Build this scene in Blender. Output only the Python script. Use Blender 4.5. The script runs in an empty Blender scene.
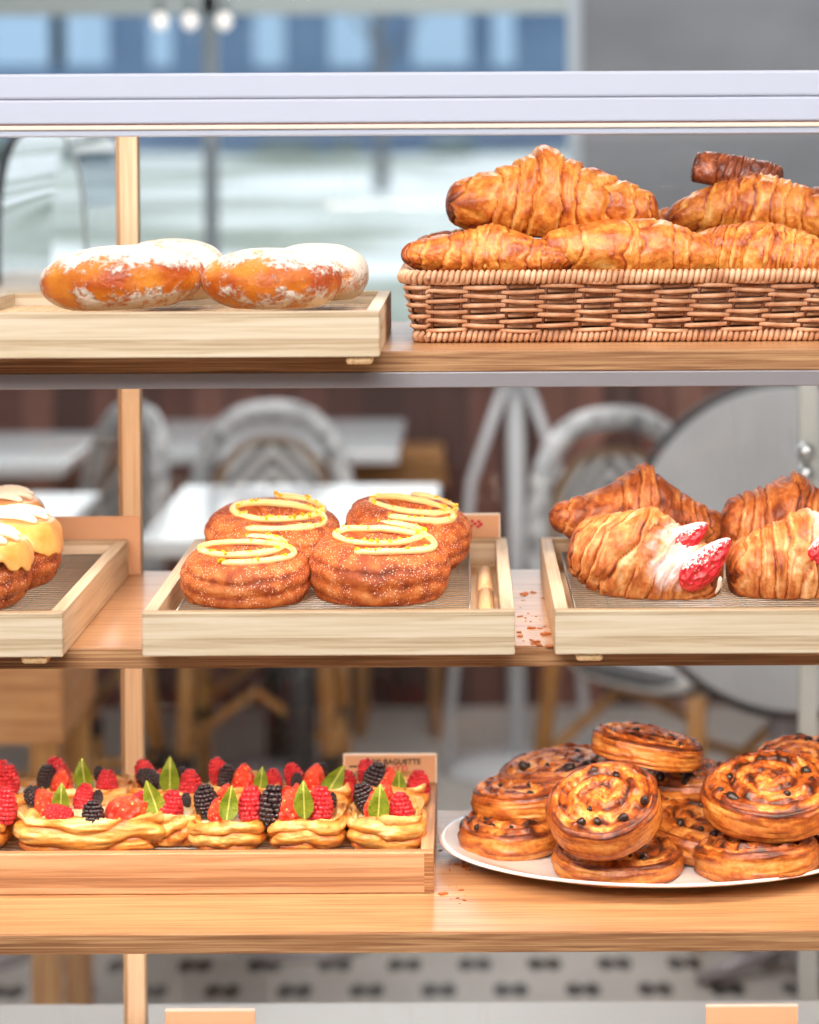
import bpy, math, random
import numpy as np
from mathutils import Vector, Matrix, Euler

random.seed(7)
SC = bpy.context.scene
COL = SC.collection
PI = math.pi
R_ = math.radians

# ------------------------------------------------------------------ camera
FPX, PPX, PPY = 2432.0, 465.0, 248.0
CAM = Vector((0.0, -1.84, 1.35))
PITCH, ROLL = R_(2.0), R_(-0.28)
CROT = Euler((PI / 2 - PITCH, 0, 0)).to_matrix() @ Matrix.Rotation(ROLL, 3, 'Z')
cd = bpy.data.cameras.new('camera')
cam = bpy.data.objects.new('camera', cd)
COL.objects.link(cam)
cam.location = CAM
cam.rotation_euler = CROT.to_euler()
cd.sensor_fit = 'HORIZONTAL'
cd.sensor_width = 36.0
cd.lens = FPX / 819.0 * 36.0
cd.shift_x = -(PPX - 409.5) / 819.0
cd.shift_y = (PPY - 512.0) / 819.0
cd.clip_start, cd.clip_end = 0.05, 400
cd.dof.use_dof = True
cd.dof.focus_distance = 1.93
cd.dof.aperture_fstop = 5.6
SC.camera = cam


def ray(px, py):
    v = Vector(((px - PPX) / FPX, -(py - PPY) / FPX, -1.0))
    return CROT @ v


def at(px, py, Y):
    """Point of the place that the photograph shows at (px, py), at depth Y."""
    d = ray(px, py)
    return CAM + d * ((Y - CAM.y) / d.y)


def on(px, py, z):
    d = ray(px, py)
    return CAM + d * ((z - CAM.z) / d.z)


def pm(px, Y):
    """length in metres of px picture pixels at depth Y"""
    return px * (Y - CAM.y) / FPX


# ------------------------------------------------------------------ noise
def _hash(ix, iy, iz, seed):
    h = (ix * 374761393 + iy * 668265263 + iz * 2147483647 + seed * 974634541) & 0xFFFFFFFF
    h = ((h ^ (h >> 13)) * 1274126177) & 0xFFFFFFFF
    h = h ^ (h >> 16)
    return (h & 0xFFFF) / 65535.0


def vnoise(P, seed=0):
    P = np.asarray(P, float)
    i = np.floor(P).astype(np.int64)
    f = P - i
    f = f * f * (3 - 2 * f)
    r = 0
    for dx in (0, 1):
        for dy in (0, 1):
            for dz in (0, 1):
                w = (f[..., 0] if dx else 1 - f[..., 0]) * (f[..., 1] if dy else 1 - f[..., 1]) * (f[..., 2] if dz else 1 - f[..., 2])
                r = r + w * _hash(i[..., 0] + dx, i[..., 1] + dy, i[..., 2] + dz, seed)
    return r


def fbm(P, seed=0, octv=3):
    P = np.asarray(P, float)
    r, a, t = 0, 1.0, 0
    for o in range(octv):
        r = r + a * vnoise(P * (2 ** o), seed + o * 17)
        t += a
        a *= 0.5
    return r / t - 0.5


def stack3(a, b, c):
    a, b, c = np.broadcast_arrays(a, b, c)
    return np.stack([a, b, c], -1)


# ------------------------------------------------------------------ objects
def put(name, me, mat=None, parent=None, loc=None, rot=None, scale=None):
    o = bpy.data.objects.new(name, me)
    COL.objects.link(o)
    if mat is not None:
        if len(me.materials) == 0:
            me.materials.append(mat)
    if parent is not None:
        o.parent = parent
    if loc is not None:
        o.location = loc
    if rot is not None:
        o.rotation_euler = rot
    if scale is not None:
        o.scale = (scale,) * 3 if isinstance(scale, (int, float)) else scale
    return o


def mesh(name, V, F, mat=None, attrs=None, smooth=True):
    me = bpy.data.meshes.new(name)
    V = np.asarray(V, float).reshape(-1, 3)
    me.from_pydata(V.tolist(), [], [list(map(int, f)) for f in F])
    if smooth:
        me.polygons.foreach_set('use_smooth', [True] * len(me.polygons))
    for k, a in (attrs or {}).items():
        at_ = me.attributes.new(k, 'FLOAT', 'POINT')
        at_.data.foreach_set('value', np.asarray(a, float).ravel())
    if mat is not None:
        me.materials.append(mat)
    me.update()
    return me


def gfaces(nu, nv, wrap_v=True, off=0):
    F = []
    for i in range(nu - 1):
        for j in range(nv if wrap_v else nv - 1):
            j2 = (j + 1) % nv
            F.append((off + i * nv + j, off + i * nv + j2, off + (i + 1) * nv + j2, off + (i + 1) * nv + j))
    return F


class MB:
    """collects boxes, tubes and grids and links them as ONE mesh"""

    def __init__(s):
        s.V, s.F, s.n = [], [], 0

    def add(s, V, F):
        V = np.asarray(V, float).reshape(-1, 3)
        s.V.append(V)
        s.F += [tuple(int(i) + s.n for i in f) for f in F]
        s.n += len(V)
        return s

    def box(s, x0, x1, y0, y1, z0, z1, rot=None, c=None):
        V = np.array([(x, y, z) for x in (x0, x1) for y in (y0, y1) for z in (z0, z1)], float)
        if rot is not None:
            c = np.array(c if c is not None else V.mean(0))
            m = np.array(Euler(rot).to_matrix())
            V = (V - c) @ m.T + c
        F = [(0, 1, 3, 2), (4, 6, 7, 5), (0, 4, 5, 1), (2, 3, 7, 6), (0, 2, 6, 4), (1, 5, 7, 3)]
        return s.add(V, F)

    def tube(s, path, r, n=8, closed=False, flat=1.0):
        P = np.asarray(path, float)
        m = len(P)
        T = np.zeros_like(P)
        if closed:
            T = np.roll(P, -1, 0) - np.roll(P, 1, 0)
        else:
            T[1:-1] = P[2:] - P[:-2]
            T[0], T[-1] = P[1] - P[0], P[-1] - P[-2]
        T /= np.linalg.norm(T, axis=1)[:, None] + 1e-12
        ref = np.array([0, 0, 1.0])
        if abs(T[0] @ ref) > 0.9:
            ref = np.array([0, 1.0, 0])
        A = np.cross(T[0], ref)
        A /= np.linalg.norm(A)
        r = np.broadcast_to(np.asarray(r, float), (m,))
        th = np.linspace(0, 2 * PI, n, endpoint=False)
        V = []
        for i in range(m):
            A = A - T[i] * (A @ T[i])
            A /= np.linalg.norm(A) + 1e-12
            B = np.cross(T[i], A)
            V.append(P[i] + r[i] * (np.cos(th)[:, None] * A + flat * np.sin(th)[:, None] * B))
        V = np.concatenate(V)
        F = gfaces(m, n)
        if closed:
            F += [((m - 1) * n + j, (m - 1) * n + (j + 1) % n, (j + 1) % n, j) for j in range(n)]
        else:
            F += [tuple(range(n - 1, -1, -1)), tuple((m - 1) * n + j for j in range(n))]
        return s.add(V, F)

    def lathe(s, prof, n=32, c=(0, 0, 0), sx=1, sy=1):
        prof = np.asarray(prof, float)
        th = np.linspace(0, 2 * PI, n, endpoint=False)
        V = np.stack([np.stack([r * np.cos(th) * sx, r * np.sin(th) * sy, np.full(n, z)], -1) for r, z in prof]).reshape(-1, 3) + np.array(c)
        F = gfaces(len(prof), n)
        return s.add(V, F)

    def me(s, name, mat=None, smooth=False, attrs=None):
        return mesh(name, np.concatenate(s.V), s.F, mat, attrs, smooth)

    def obj(s, name, mat, parent=None, loc=None, rot=None, smooth=False, bevel=0, seg=2):
        o = put(name, s.me(name, mat, smooth), None, parent, loc, rot)
        if bevel:
            b = o.modifiers.new('bevel', 'BEVEL')
            b.width, b.segments, b.limit_method, b.angle_limit = bevel, seg, 'ANGLE', R_(40)
        return o


def tag(o, label=None, cat=None, group=None, kind=None):
    if label:
        o['label'] = label
    if cat:
        o['category'] = cat
    if group:
        o['group'] = group
    if kind:
        o['kind'] = kind
    return o


def thing(name, label, cat, loc=(0, 0, 0), rot=(0, 0, 0), group=None):
    o = bpy.data.objects.new(name, None)
    o.empty_display_size = 0.02
    COL.objects.link(o)
    o.location = loc
    o.rotation_euler = rot
    return tag(o, label, cat, group)


# ------------------------------------------------------------------ materials
def nmat(name):
    m = bpy.data.materials.new(name)
    m.use_nodes = True
    nt = m.node_tree
    bs = nt.nodes['Principled BSDF']
    return m, nt, bs


def nd(nt, t, ins=None, **props):
    n = nt.nodes.new(t)
    for k, v in props.items():
        setattr(n, k, v)
    for k, v in (ins or {}).items():
        if isinstance(v, bpy.types.NodeSocket):
            nt.links.new(v, n.inputs[k])
        else:
            n.inputs[k].default_value = v
    return n


def col(c):
    """sRGB 0-255 triple to linear RGBA"""
    f = lambda v: v / 12.92 if v <= 0.04045 else ((v + 0.055) / 1.055) ** 2.4
    return tuple(f(x / 255.0) for x in c) + (1.0,)


def ramp(nt, fac, stops, interp='LINEAR'):
    n = nt.nodes.new('ShaderNodeValToRGB')
    n.color_ramp.interpolation = interp
    el = n.color_ramp.elements
    while len(el) < len(stops):
        el.new(0.5)
    for e, (p, c) in zip(el, stops):
        e.position = p
        e.color = col(c)
    nt.links.new(fac, n.inputs['Fac'])
    return n.outputs['Color']


def coords(nt, scale=(1, 1, 1), kind='Object', rot=(0, 0, 0)):
    tc = nt.nodes.new('ShaderNodeTexCoord')
    mp = nd(nt, 'ShaderNodeMapping', {'Vector': tc.outputs[kind], 'Scale': scale, 'Rotation': rot})
    return mp.outputs['Vector']


def noise(nt, vec, scale=5.0, detail=4.0, rough=0.55, dist=0.0):
    return nd(nt, 'ShaderNodeTexNoise', {'Vector': vec, 'Scale': scale, 'Detail': detail, 'Roughness': rough, 'Distortion': dist}).outputs['Fac']


def mth(nt, op, a, b=None, clamp=False):
    n = nt.nodes.new('ShaderNodeMath')
    n.operation = op
    n.use_clamp = clamp
    for i, v in enumerate((a, b)):
        if v is None:
            continue
        if isinstance(v, bpy.types.NodeSocket):
            nt.links.new(v, n.inputs[i])
        else:
            n.inputs[i].default_value = v
    return n.outputs[0]


def mixc(nt, fac, a, b):
    n = nt.nodes.new('ShaderNodeMix')
    n.data_type = 'RGBA'
    for k, v in ((0, fac), (6, a), (7, b)):
        if isinstance(v, bpy.types.NodeSocket):
            nt.links.new(v, n.inputs[k])
        else:
            n.inputs[k].default_value = v
    return n.outputs[2]


def bump(nt, bs, h, strength=0.3, dist=0.001):
    b = nd(nt, 'ShaderNodeBump', {'Height': h, 'Strength': strength, 'Distance': dist})
    nt.links.new(b.outputs['Normal'], bs.inputs['Normal'])


def plain(name, c, rough=0.5, metal=0.0, coat=0.0, spec=0.5, emit=None, es=1.0):
    m, nt, bs = nmat(name)
    bs.inputs['Base Color'].default_value = col(c)
    bs.inputs['Roughness'].default_value = rough
    bs.inputs['Metallic'].default_value = metal
    bs.inputs['Coat Weight'].default_value = coat
    bs.inputs['Specular IOR Level'].default_value = spec
    if emit:
        bs.inputs['Emission Color'].default_value = col(emit)
        bs.inputs['Emission Strength'].default_value = es
    return m


def wood(name, axis, c1, c2, c3, rough=0.45, strips=0.0, coat=0.0, fine=1.0, off=0.0):
    """wood with its grain along axis (0 X, 1 Y, 2 Z)"""
    m, nt, bs = nmat(name)
    sc = [330 * fine] * 3
    sc[axis] = 7.0
    v = coords(nt, sc)
    n1 = noise(nt, v, 1.0, 6, 0.6, 0.6)
    sc2 = [70.0] * 3
    sc2[axis] = 3.0
    n2 = noise(nt, coords(nt, sc2), 1.0, 4, 0.55, 1.6)
    f = mth(nt, 'ADD', mth(nt, 'MULTIPLY', n1, 0.6), mth(nt, 'MULTIPLY', n2, 0.4))
    if strips:
        tc = coords(nt)
        sx = nd(nt, 'ShaderNodeSeparateXYZ', {'Vector': tc})
        a = sx.outputs['Z']
        fl = mth(nt, 'FLOOR', mth(nt, 'ADD', mth(nt, 'MULTIPLY', a, 1.0 / strips), 0.25))
        wn = nd(nt, 'ShaderNodeTexWhiteNoise', {'W': mth(nt, 'ADD', fl, off)}, noise_dimensions='1D').outputs['Value']
        f = mth(nt, 'ADD', f, mth(nt, 'MULTIPLY', mth(nt, 'SUBTRACT', wn, 0.5), 0.22))
    c = ramp(nt, f, [(0.33, c3), (0.48, c2), (0.60, c1)])
    nt.links.new(c, bs.inputs['Base Color'])
    bs.inputs['Roughness'].default_value = rough
    bs.inputs['Coat Weight'].default_value = coat
    bs.inputs['Coat Roughness'].default_value = 0.15
    bump(nt, bs, n1, 0.15, 0.0005)
    return m


def crust(name, stops, rough=0.42, coat=0.25, bs_scale=260.0, bstr=0.5, bdist=0.0012, speck=None, dust=False, mottle=0.35):
    """baked crust: colour from the mesh's own 'bake' attribute (how browned that spot is, plus painted crease shade on croissants) and mottling"""
    m, nt, bs = nmat(name)
    a = nd(nt, 'ShaderNodeAttribute', attribute_name='bake').outputs['Fac']
    v = coords(nt)
    n1 = noise(nt, v, 55.0, 5, 0.65)
    n2 = noise(nt, v, bs_scale, 4, 0.6)
    f = mth(nt, 'ADD', a, mth(nt, 'MULTIPLY', mth(nt, 'SUBTRACT', n1, 0.5), mottle * 1.6))
    f = mth(nt, 'ADD', f, mth(nt, 'MULTIPLY', mth(nt, 'SUBTRACT', n2, 0.5), mottle))
    c = ramp(nt, f, stops)
    if speck:
        vo = nd(nt, 'ShaderNodeTexVoronoi', {'Vector': v, 'Scale': 520.0}).outputs['Distance']
        n3 = noise(nt, v, 40.0, 3)
        k = mth(nt, 'MULTIPLY', mth(nt, 'LESS_THAN', vo, 0.24), mth(nt, 'GREATER_THAN', n3, speck[1]))
        c = mixc(nt, mth(nt, 'MULTIPLY', k, 0.75), c, col(speck[0]))
    if dust:
        d = nd(nt, 'ShaderNodeAttribute', attribute_name='dust').outputs['Fac']
        k = nd(nt, 'ShaderNodeMapRange', {'Value': mth(nt, 'ADD', d, mth(nt, 'MULTIPLY', mth(nt, 'SUBTRACT', n1, 0.5), 1.5)), 'From Min': 0.62, 'From Max': 1.15}).outputs[0]
        c = mixc(nt, mth(nt, 'MULTIPLY', mth(nt, 'MULTIPLY', k, 0.85), mth(nt, 'GREATER_THAN', d, 0.02)), c, col((250, 240, 240)))
    nt.links.new(c, bs.inputs['Base Color'])
    bs.inputs['Roughness'].default_value = rough
    bs.inputs['Coat Weight'].default_value = coat
    bs.inputs['Coat Roughness'].default_value = 0.25
    bump(nt, bs, mth(nt, 'ADD', n2, mth(nt, 'MULTIPLY', n1, 1.2)), bstr, bdist)
    return m


TRAY_C = ((226, 208, 182), (214, 192, 160), (180, 152, 118))
M = {}
M['bamboo_x'] = wood('bamboo_x', 0, *TRAY_C, rough=0.5, strips=0.0078)
M['bamboo_y'] = wood('bamboo_y', 1, *TRAY_C, rough=0.5)
M['bamboo_base'] = wood('bamboo_base', 1, (232, 196, 150), (218, 176, 126), (190, 142, 94), rough=0.5)
M['tan_x'] = wood('tan_x', 0, (206, 162, 122), (186, 138, 98), (148, 102, 68), rough=0.5, strips=0.0078, off=3.0)
M['tan_y'] = wood('tan_y', 1, (216, 172, 130), (198, 148, 106), (162, 112, 76), rough=0.5)
M['oak'] = wood('oak', 0, (214, 168, 122), (194, 142, 96), (154, 102, 64), rough=0.3, coat=0.35, fine=1.0)
M['oak_edge'] = wood('oak_edge', 0, (196, 150, 104), (156, 106, 66), (92, 54, 30), rough=0.6, fine=1.6)
M['post'] = wood('post', 2, (242, 212, 176), (236, 200, 160), (222, 180, 138), rough=0.45)
M['post_dark'] = plain('post_bead', (186, 148, 110), 0.5)
M['rail'] = plain('white_rail', (196, 201, 218), 0.28, coat=0.3)
M['strip_metal'] = plain('strip_metal', (158, 152, 156), 0.38, metal=0.3)
M['seam'] = plain('seam', (120, 118, 128), 0.6)
M['red_gasket'] = plain('red_gasket', (120, 66, 56), 0.6)
M['cream_trim'] = plain('cream_trim', (236, 222, 206), 0.4)
M['white_deck'] = plain('white_deck', (240, 238, 236), 0.35)
M['wire'] = plain('wire_steel', (176, 172, 166), 0.32, metal=0.7)
M['plate'] = plain('plate_ceramic', (246, 246, 246), 0.12, coat=0.6)
M['white_metal'] = plain('white_metal', (206, 208, 212), 0.35)
M['chrome'] = plain('chrome', (225, 228, 232), 0.12, metal=1.0)
M['black'] = plain('black_rubber', (26, 26, 28), 0.5)
M['dark_red'] = plain('sign_red', (206, 60, 66), 0.6)
M['ink'] = plain('sign_ink', (46, 34, 32), 0.6)
M['card_tan'] = plain('card_tan', (218, 168, 130), 0.55)
M['card_edge'] = plain('card_edge', (240, 226, 214), 0.4)
# ================================================================== pastry meshes
CRO = [(0.0, (242, 188, 112)), (0.25, (226, 146, 60)), (0.47, (196, 100, 30)), (0.66, (152, 62, 16)), (0.90, (78, 28, 10))]
M['croissant'] = crust('croissant_crust', CRO, rough=0.38, coat=0.28, mottle=0.46, bstr=0.8, bs_scale=320)
M['croissant_dark'] = crust('dark_crust', [(0.0, (190, 104, 44)), (0.3, (142, 66, 28)), (0.6, (98, 42, 20)), (0.95, (48, 20, 12))], rough=0.4, coat=0.3)
M['laminated'] = crust('laminated_crust', [(0.02, (236, 192, 142)), (0.26, (212, 142, 80)), (0.46, (184, 100, 46)), (0.68, (134, 60, 24)), (0.92, (70, 28, 12))], rough=0.48, coat=0.12, dust=True, mottle=0.46, bstr=0.8)
M['swirl'] = crust('swirl_crust', [(0.0, (232, 172, 96)), (0.26, (206, 128, 52)), (0.48, (174, 88, 28)), (0.72, (118, 48, 14)), (0.95, (52, 20, 8))], rough=0.42, coat=0.22, mottle=0.5)
M['cronut'] = crust('cronut_crust', [(0.05, (222, 146, 84)), (0.3, (200, 108, 48)), (0.55, (164, 72, 28)), (0.8, (112, 44, 16)), (0.98, (62, 24, 10))], rough=0.6, coat=0.05, bs_scale=420, bstr=0.9, speck=((255, 236, 214), 0.45))
M['puff'] = crust('puff_crust', [(0.0, (250, 222, 164)), (0.28, (236, 176, 96)), (0.5, (220, 140, 56)), (0.76, (184, 92, 32)), (0.98, (140, 64, 20))], rough=0.45, coat=0.2, mottle=0.25)
M['raisin'] = plain('raisin', (40, 24, 20), 0.4, coat=0.2)
M['zest'] = plain('lemon_zest', (252, 196, 24), 0.5)
M['cream'] = plain('custard_cream', (252, 240, 190), 0.4)
M['crumb'] = plain('pastry_flakes', (196, 112, 56), 0.7)


def berry_mat(name, c1, c2, rough, coat, bstr=0.2):
    m, nt, bs = nmat(name)
    v = coords(nt)
    n = noise(nt, v, 3.0, 3)
    nt.links.new(ramp(nt, n, [(0.35, c1), (0.65, c2)]), bs.inputs['Base Color'])
    bs.inputs['Roughness'].default_value = rough
    bs.inputs['Coat Weight'].default_value = coat
    bs.inputs['Subsurface Weight'].default_value = 0.0
    bump(nt, bs, noise(nt, v, 30, 3), bstr, 0.02)
    return m


M['raspberry'] = berry_mat('raspberry_skin', (178, 18, 32), (216, 46, 54), 0.35, 0.3)
M['blackberry'] = berry_mat('blackberry_skin', (22, 14, 20), (48, 26, 34), 0.22, 0.5)


def straw_mat(name, sugar):
    m, nt, bs = nmat(name)
    v = coords(nt)
    vo = nd(nt, 'ShaderNodeTexVoronoi', {'Vector': v, 'Scale': 7.0}).outputs['Distance']
    n = noise(nt, v, 3.0, 4)
    c = ramp(nt, n, [(0.3, (214, 34, 30)), (0.55, (236, 74, 46)), (0.75, (248, 134, 92))])
    c = mixc(nt, mth(nt, 'LESS_THAN', vo, 0.16), c, col((250, 196, 110)))
    if sugar:
        g = nd(nt, 'ShaderNodeNewGeometry').outputs['Normal']
        z = nd(nt, 'ShaderNodeSeparateXYZ', {'Vector': g}).outputs['Z']
        f = mth(nt, 'ADD', mth(nt, 'MULTIPLY', z, 0.9), mth(nt, 'MULTIPLY', mth(nt, 'SUBTRACT', noise(nt, v, 22, 4), 0.5), 1.6))
        f = mth(nt, 'MULTIPLY', mth(nt, 'GREATER_THAN', f, 0.42), 0.88)
        c = mixc(nt, f, mixc(nt, 0.7, c, col((216, 24, 60))), col((252, 240, 242)))
    nt.links.new(c, bs.inputs['Base Color'])
    bs.inputs['Roughness'].default_value = 0.35
    bump(nt, bs, vo, 0.4, 0.03)
    return m


M['strawberry'] = straw_mat('strawberry_flesh', False)
M['strawberry_sugar'] = straw_mat('sugared_strawberry', True)


def leaf_mat():
    m, nt, bs = nmat('leaf_green')
    v = coords(nt)
    sx = nd(nt, 'ShaderNodeSeparateXYZ', {'Vector': v})
    rib = mth(nt, 'LESS_THAN', mth(nt, 'ABSOLUTE', sx.outputs['X']), 0.02)
    n = noise(nt, v, 2.5, 4)
    c = ramp(nt, n, [(0.3, (92, 114, 22)), (0.55, (128, 146, 34)), (0.8, (176, 178, 72))])
    nt.links.new(mixc(nt, mth(nt, 'MULTIPLY', rib, 0.7), c, col((206, 208, 110))), bs.inputs['Base Color'])
    bs.inputs['Roughness'].default_value = 0.4
    bump(nt, bs, noise(nt, v, 14, 3), 0.3, 0.03)
    return m


M['leaf'] = leaf_mat()


def sugar_mat(name, thr, soft=0.16):
    """fried dough with icing sugar lying on it in patches (attribute 'sugar')"""
    m, nt, bs = nmat(name)
    a = nd(nt, 'ShaderNodeAttribute', attribute_name='sugar').outputs['Fac']
    b = nd(nt, 'ShaderNodeAttribute', attribute_name='bake').outputs['Fac']
    v = coords(nt)
    n1 = noise(nt, v, 42.0, 6, 0.7)
    n2 = noise(nt, v, 260.0, 3, 0.6)
    f = mth(nt, 'ADD', a, mth(nt, 'MULTIPLY', mth(nt, 'SUBTRACT', n1, 0.5), 2.6))
    f = mth(nt, 'ADD', f, mth(nt, 'MULTIPLY', mth(nt, 'SUBTRACT', n2, 0.5), 1.2))
    mr = nd(nt, 'ShaderNodeMapRange', {'Value': f, 'From Min': thr - soft, 'From Max': thr + soft, 'To Min': 0.0, 'To Max': 1.0}).outputs['Result']
    bb = mth(nt, 'ADD', b, mth(nt, 'MULTIPLY', mth(nt, 'SUBTRACT', noise(nt, v, 30, 4), 0.5), 0.8))
    c = ramp(nt, bb, [(0.1, (246, 188, 92)), (0.4, (228, 140, 36)), (0.65, (190, 80, 24)), (0.95, (110, 38, 16))])
    nt.links.new(mixc(nt, mr, c, col((238, 226, 212))), bs.inputs['Base Color'])
    nt.links.new(nd(nt, 'ShaderNodeMapRange', {'Value': mr, 'To Min': 0.38, 'To Max': 0.9}).outputs['Result'], bs.inputs['Roughness'])
    bump(nt, bs, mth(nt, 'ADD', mr, mth(nt, 'ADD', mth(nt, 'MULTIPLY', n2, 0.9), mth(nt, 'MULTIPLY', n1, 1.2))), 0.7, 0.0018)
    return m


M['sugar_some'] = sugar_mat('sugared_dough', 0.52)
M['sugar_full'] = sugar_mat('heavily_sugared_dough', 0.24, 0.3)


def icing_mat(name, c1, c2, rough=0.3):
    m, nt, bs = nmat(name)
    n = noise(nt, coords(nt), 45, 4)
    nt.links.new(ramp(nt, n, [(0.35, c1), (0.65, c2)]), bs.inputs['Base Color'])
    bs.inputs['Roughness'].default_value = rough
    bs.inputs['Coat Weight'].default_value = 0.3
    bump(nt, bs, n, 0.15, 0.001)
    return m


M['icing'] = icing_mat('lemon_icing', (248, 212, 136), (254, 232, 172))
M['glaze'] = icing_mat('caramel_glaze', (232, 156, 74), (250, 190, 112), 0.25)
M['white_icing'] = icing_mat('white_icing', (252, 240, 220), (255, 250, 240), 0.3)


def cro_mesh(name, L, R, seed, bend=0.0, bands=4, tip=0.30, peak=0.0, peak_u=0.0, hh=0.10, flat=0.62, arch=0.0, dust=None, taper=1.7, bake0=0.0, twist=0.5, sq=0.95, fl=1.0, lat=0.0, mat=None, nu=170, nv=110, bandfade=0.0):
    """rolled, layered croissant along X; layers step down from the middle to the tips"""
    u = np.linspace(-1, 1, nu)[:, None]
    ph = np.linspace(0, 2 * PI, nv, endpoint=False)[None, :]  # 0 = underside
    a = np.abs(u)
    r = R * ((1 - a ** taper) ** 0.85 * (1 - tip) + tip)
    r = r * np.sqrt(np.clip(1 - (np.clip(a - 0.90, 0, 1) / 0.1001) ** 2, 0, 1)) ** 0.8
    sg = np.where(u < 0, -1.0, 1.0)
    cy, cz = np.sin(ph), -np.cos(ph)
    wob = fbm(stack3(u * 2.2 + 5, cy * 1.4, cz * 1.4), seed, 3)
    w = a * (bands + 0.5) + 0.30 * np.sin(a * 8.0 + seed + sg) + sg * twist * (ph - PI) / PI + wob * 1.3
    k = np.floor(w + 0.5)
    fr = (w + 0.5) - k
    bulge = 1 - np.abs(2 * fr - 1) ** 3
    lip = np.exp(-((fr - 0.86) / 0.09) ** 2)
    disp = hh * (bulge - 0.7 + 0.55 * lip)
    # flaky fine lines that run with each band
    st = fbm(stack3(w * 5.5 + 0.8 * wob, cy * 2.2 + k * 3.1, cz * 2.2), seed + 3, 4)
    bl = fbm(stack3(u * 7, cy * 2.6, cz * 2.6), seed + 9, 5)
    disp = disp + 0.13 * hh / 0.1 * st * fl + 0.16 * bl
    rr = r * (1 + disp)
    if peak:
        rr = rr + R * peak * np.exp(-(np.abs(u - peak_u) / 0.27) ** 1.6) * np.clip(cz, 0, 1) ** 2.5
    y = rr * cy + bend * a ** 2 * L * 0.5 + lat * u
    z = rr * cz * sq
    lo = -flat * R
    z = np.where(z < lo, lo + (z - lo) * 0.12, z)
    z = z + arch * R * (1 - a ** 2)
    x = u * L / 2 + 0 * ph
    V = stack3(x, y, z).reshape(-1, 3)
    F = gfaces(nu, nv)
    F += [tuple(range(nv - 1, -1, -1)), tuple((nu - 1) * nv + j for j in range(nv))]
    bake = 0.40 + 0.6 * st * fl + 0.65 * bl - 0.16 * lip * fl + 0.28 * (a > 0.82) * (a - 0.82) / 0.18 + 0.10 * (bulge - 0.5) + bake0
    crease_shade = np.exp(-((fr - 0.02) / 0.06) ** 2)  # painted shade: creases between the bands made darker than their browning
    bake = bake + 0.36 * crease_shade
    bake = bake + np.where(cz < -0.5, 0.12, 0)
    att = {'bake': np.broadcast_to(bake, rr.shape)}
    if dust:
        att['dust'] = np.broadcast_to(np.exp(-((u - dust[0]) / dust[1]) ** 2) * np.clip(cz + 0.35 - 0.4 * cy, 0, 1) + 0 * rr, rr.shape)
    return mesh(name, V, F, mat, att)


def swirl_mesh(name, Rr, H, seed, turns=3.2, squash=1.0):
    """spiral-rolled bun: coil on top, layered side"""
    nt_, ns_, nb_, nv = 64, 26, 10, 190
    th = np.linspace(0, 2 * PI, nv, endpoint=False)[None, :]
    tl = th / (2 * PI)
    top = np.linspace(0.0, 0.90, nt_)[:, None]
    step = 1 + 0.06 * (np.abs(2 * tl - 1) - 0.5) + 0.14 * fbm(stack3(np.cos(th) * 1.3 + 7, np.sin(th) * 1.3, 0 * th), seed, 2)
    rho_t = top * Rr * step
    dome = 0.16 * H * (1 - top ** 2)
    pha = top * turns - tl + 0.45 * fbm(stack3(top * 3, np.cos(th) * 1.8, np.sin(th) * 1.8), seed + 1, 3)
    fr = pha - np.floor(pha)
    ridge = np.sin(PI * fr) ** 0.75
    nz = fbm(stack3(rho_t * np.cos(th) * 120, rho_t * np.sin(th) * 120, 0 * th + seed), seed + 2, 4)
    lay = fbm(stack3(fr * 7, th * 1.2 * np.cos(0), top * 2), seed + 5, 2)
    fade = np.clip((0.99 - top) / 0.10, 0, 1) ** 0.5
    z_t = H / 2 + dome + H * (0.17 * (ridge - 0.6) + 0.30 * nz + 0.14 * lay) * fade
    bake_t = 0.76 - 0.38 * ridge + 1.25 * nz + 0.6 * lay
    an = np.linspace(PI / 2, -PI / 2, ns_)[:, None]
    cs = np.cos(an) ** 0.8
    sn = np.sign(np.sin(an)) * np.abs(np.sin(an)) ** 0.8
    lay2 = fbm(stack3(np.cos(th) * 2.4, np.sin(th) * 2.4, sn * 8.0 + 0.8 * np.sin(th * 2 + seed)), seed + 7, 4)
    rho_s = Rr * step * (0.90 + 0.10 * cs + 0.13 * lay2 * cs)
    z_s = sn * H / 2 * (1 + 0.10 * fbm(stack3(np.cos(th) * 1.5, np.sin(th) * 1.5, 0 * th + 3), seed + 8, 2))
    bake_s = 0.42 + 1.2 * lay2 + 0.25 * (sn > 0.75) - 0.10 * (1 - np.abs(sn))
    bt = np.linspace(0.9, 0.0, nb_)[:, None]
    rho_b = bt * Rr * step
    z_b = -H / 2 + 0 * th * bt
    rho = np.concatenate([rho_t + 0 * th, rho_s + 0 * th, rho_b + 0 * th])
    z = np.concatenate([z_t + 0 * th, z_s + 0 * th, z_b + 0 * th])
    bake = np.concatenate([bake_t + 0 * th, bake_s + 0 * th, 0.6 + 0 * th * bt])
    V = stack3(rho * np.cos(th), rho * np.sin(th) * squash, z).reshape(-1, 3)
    return mesh(name, V, gfaces(len(rho), nv), M['swirl'], {'bake': bake})


CEX = 0.86


def top_z(rho, R, H, hole):
    rc, rw = R * (1 + hole) / 2, R * (1 - hole) / 2
    p = np.clip((rho - rc) / rw, 0, 0.985)
    return H / 2 * (1 - p ** (2 / CEX)) ** (CEX / 2)


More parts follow.
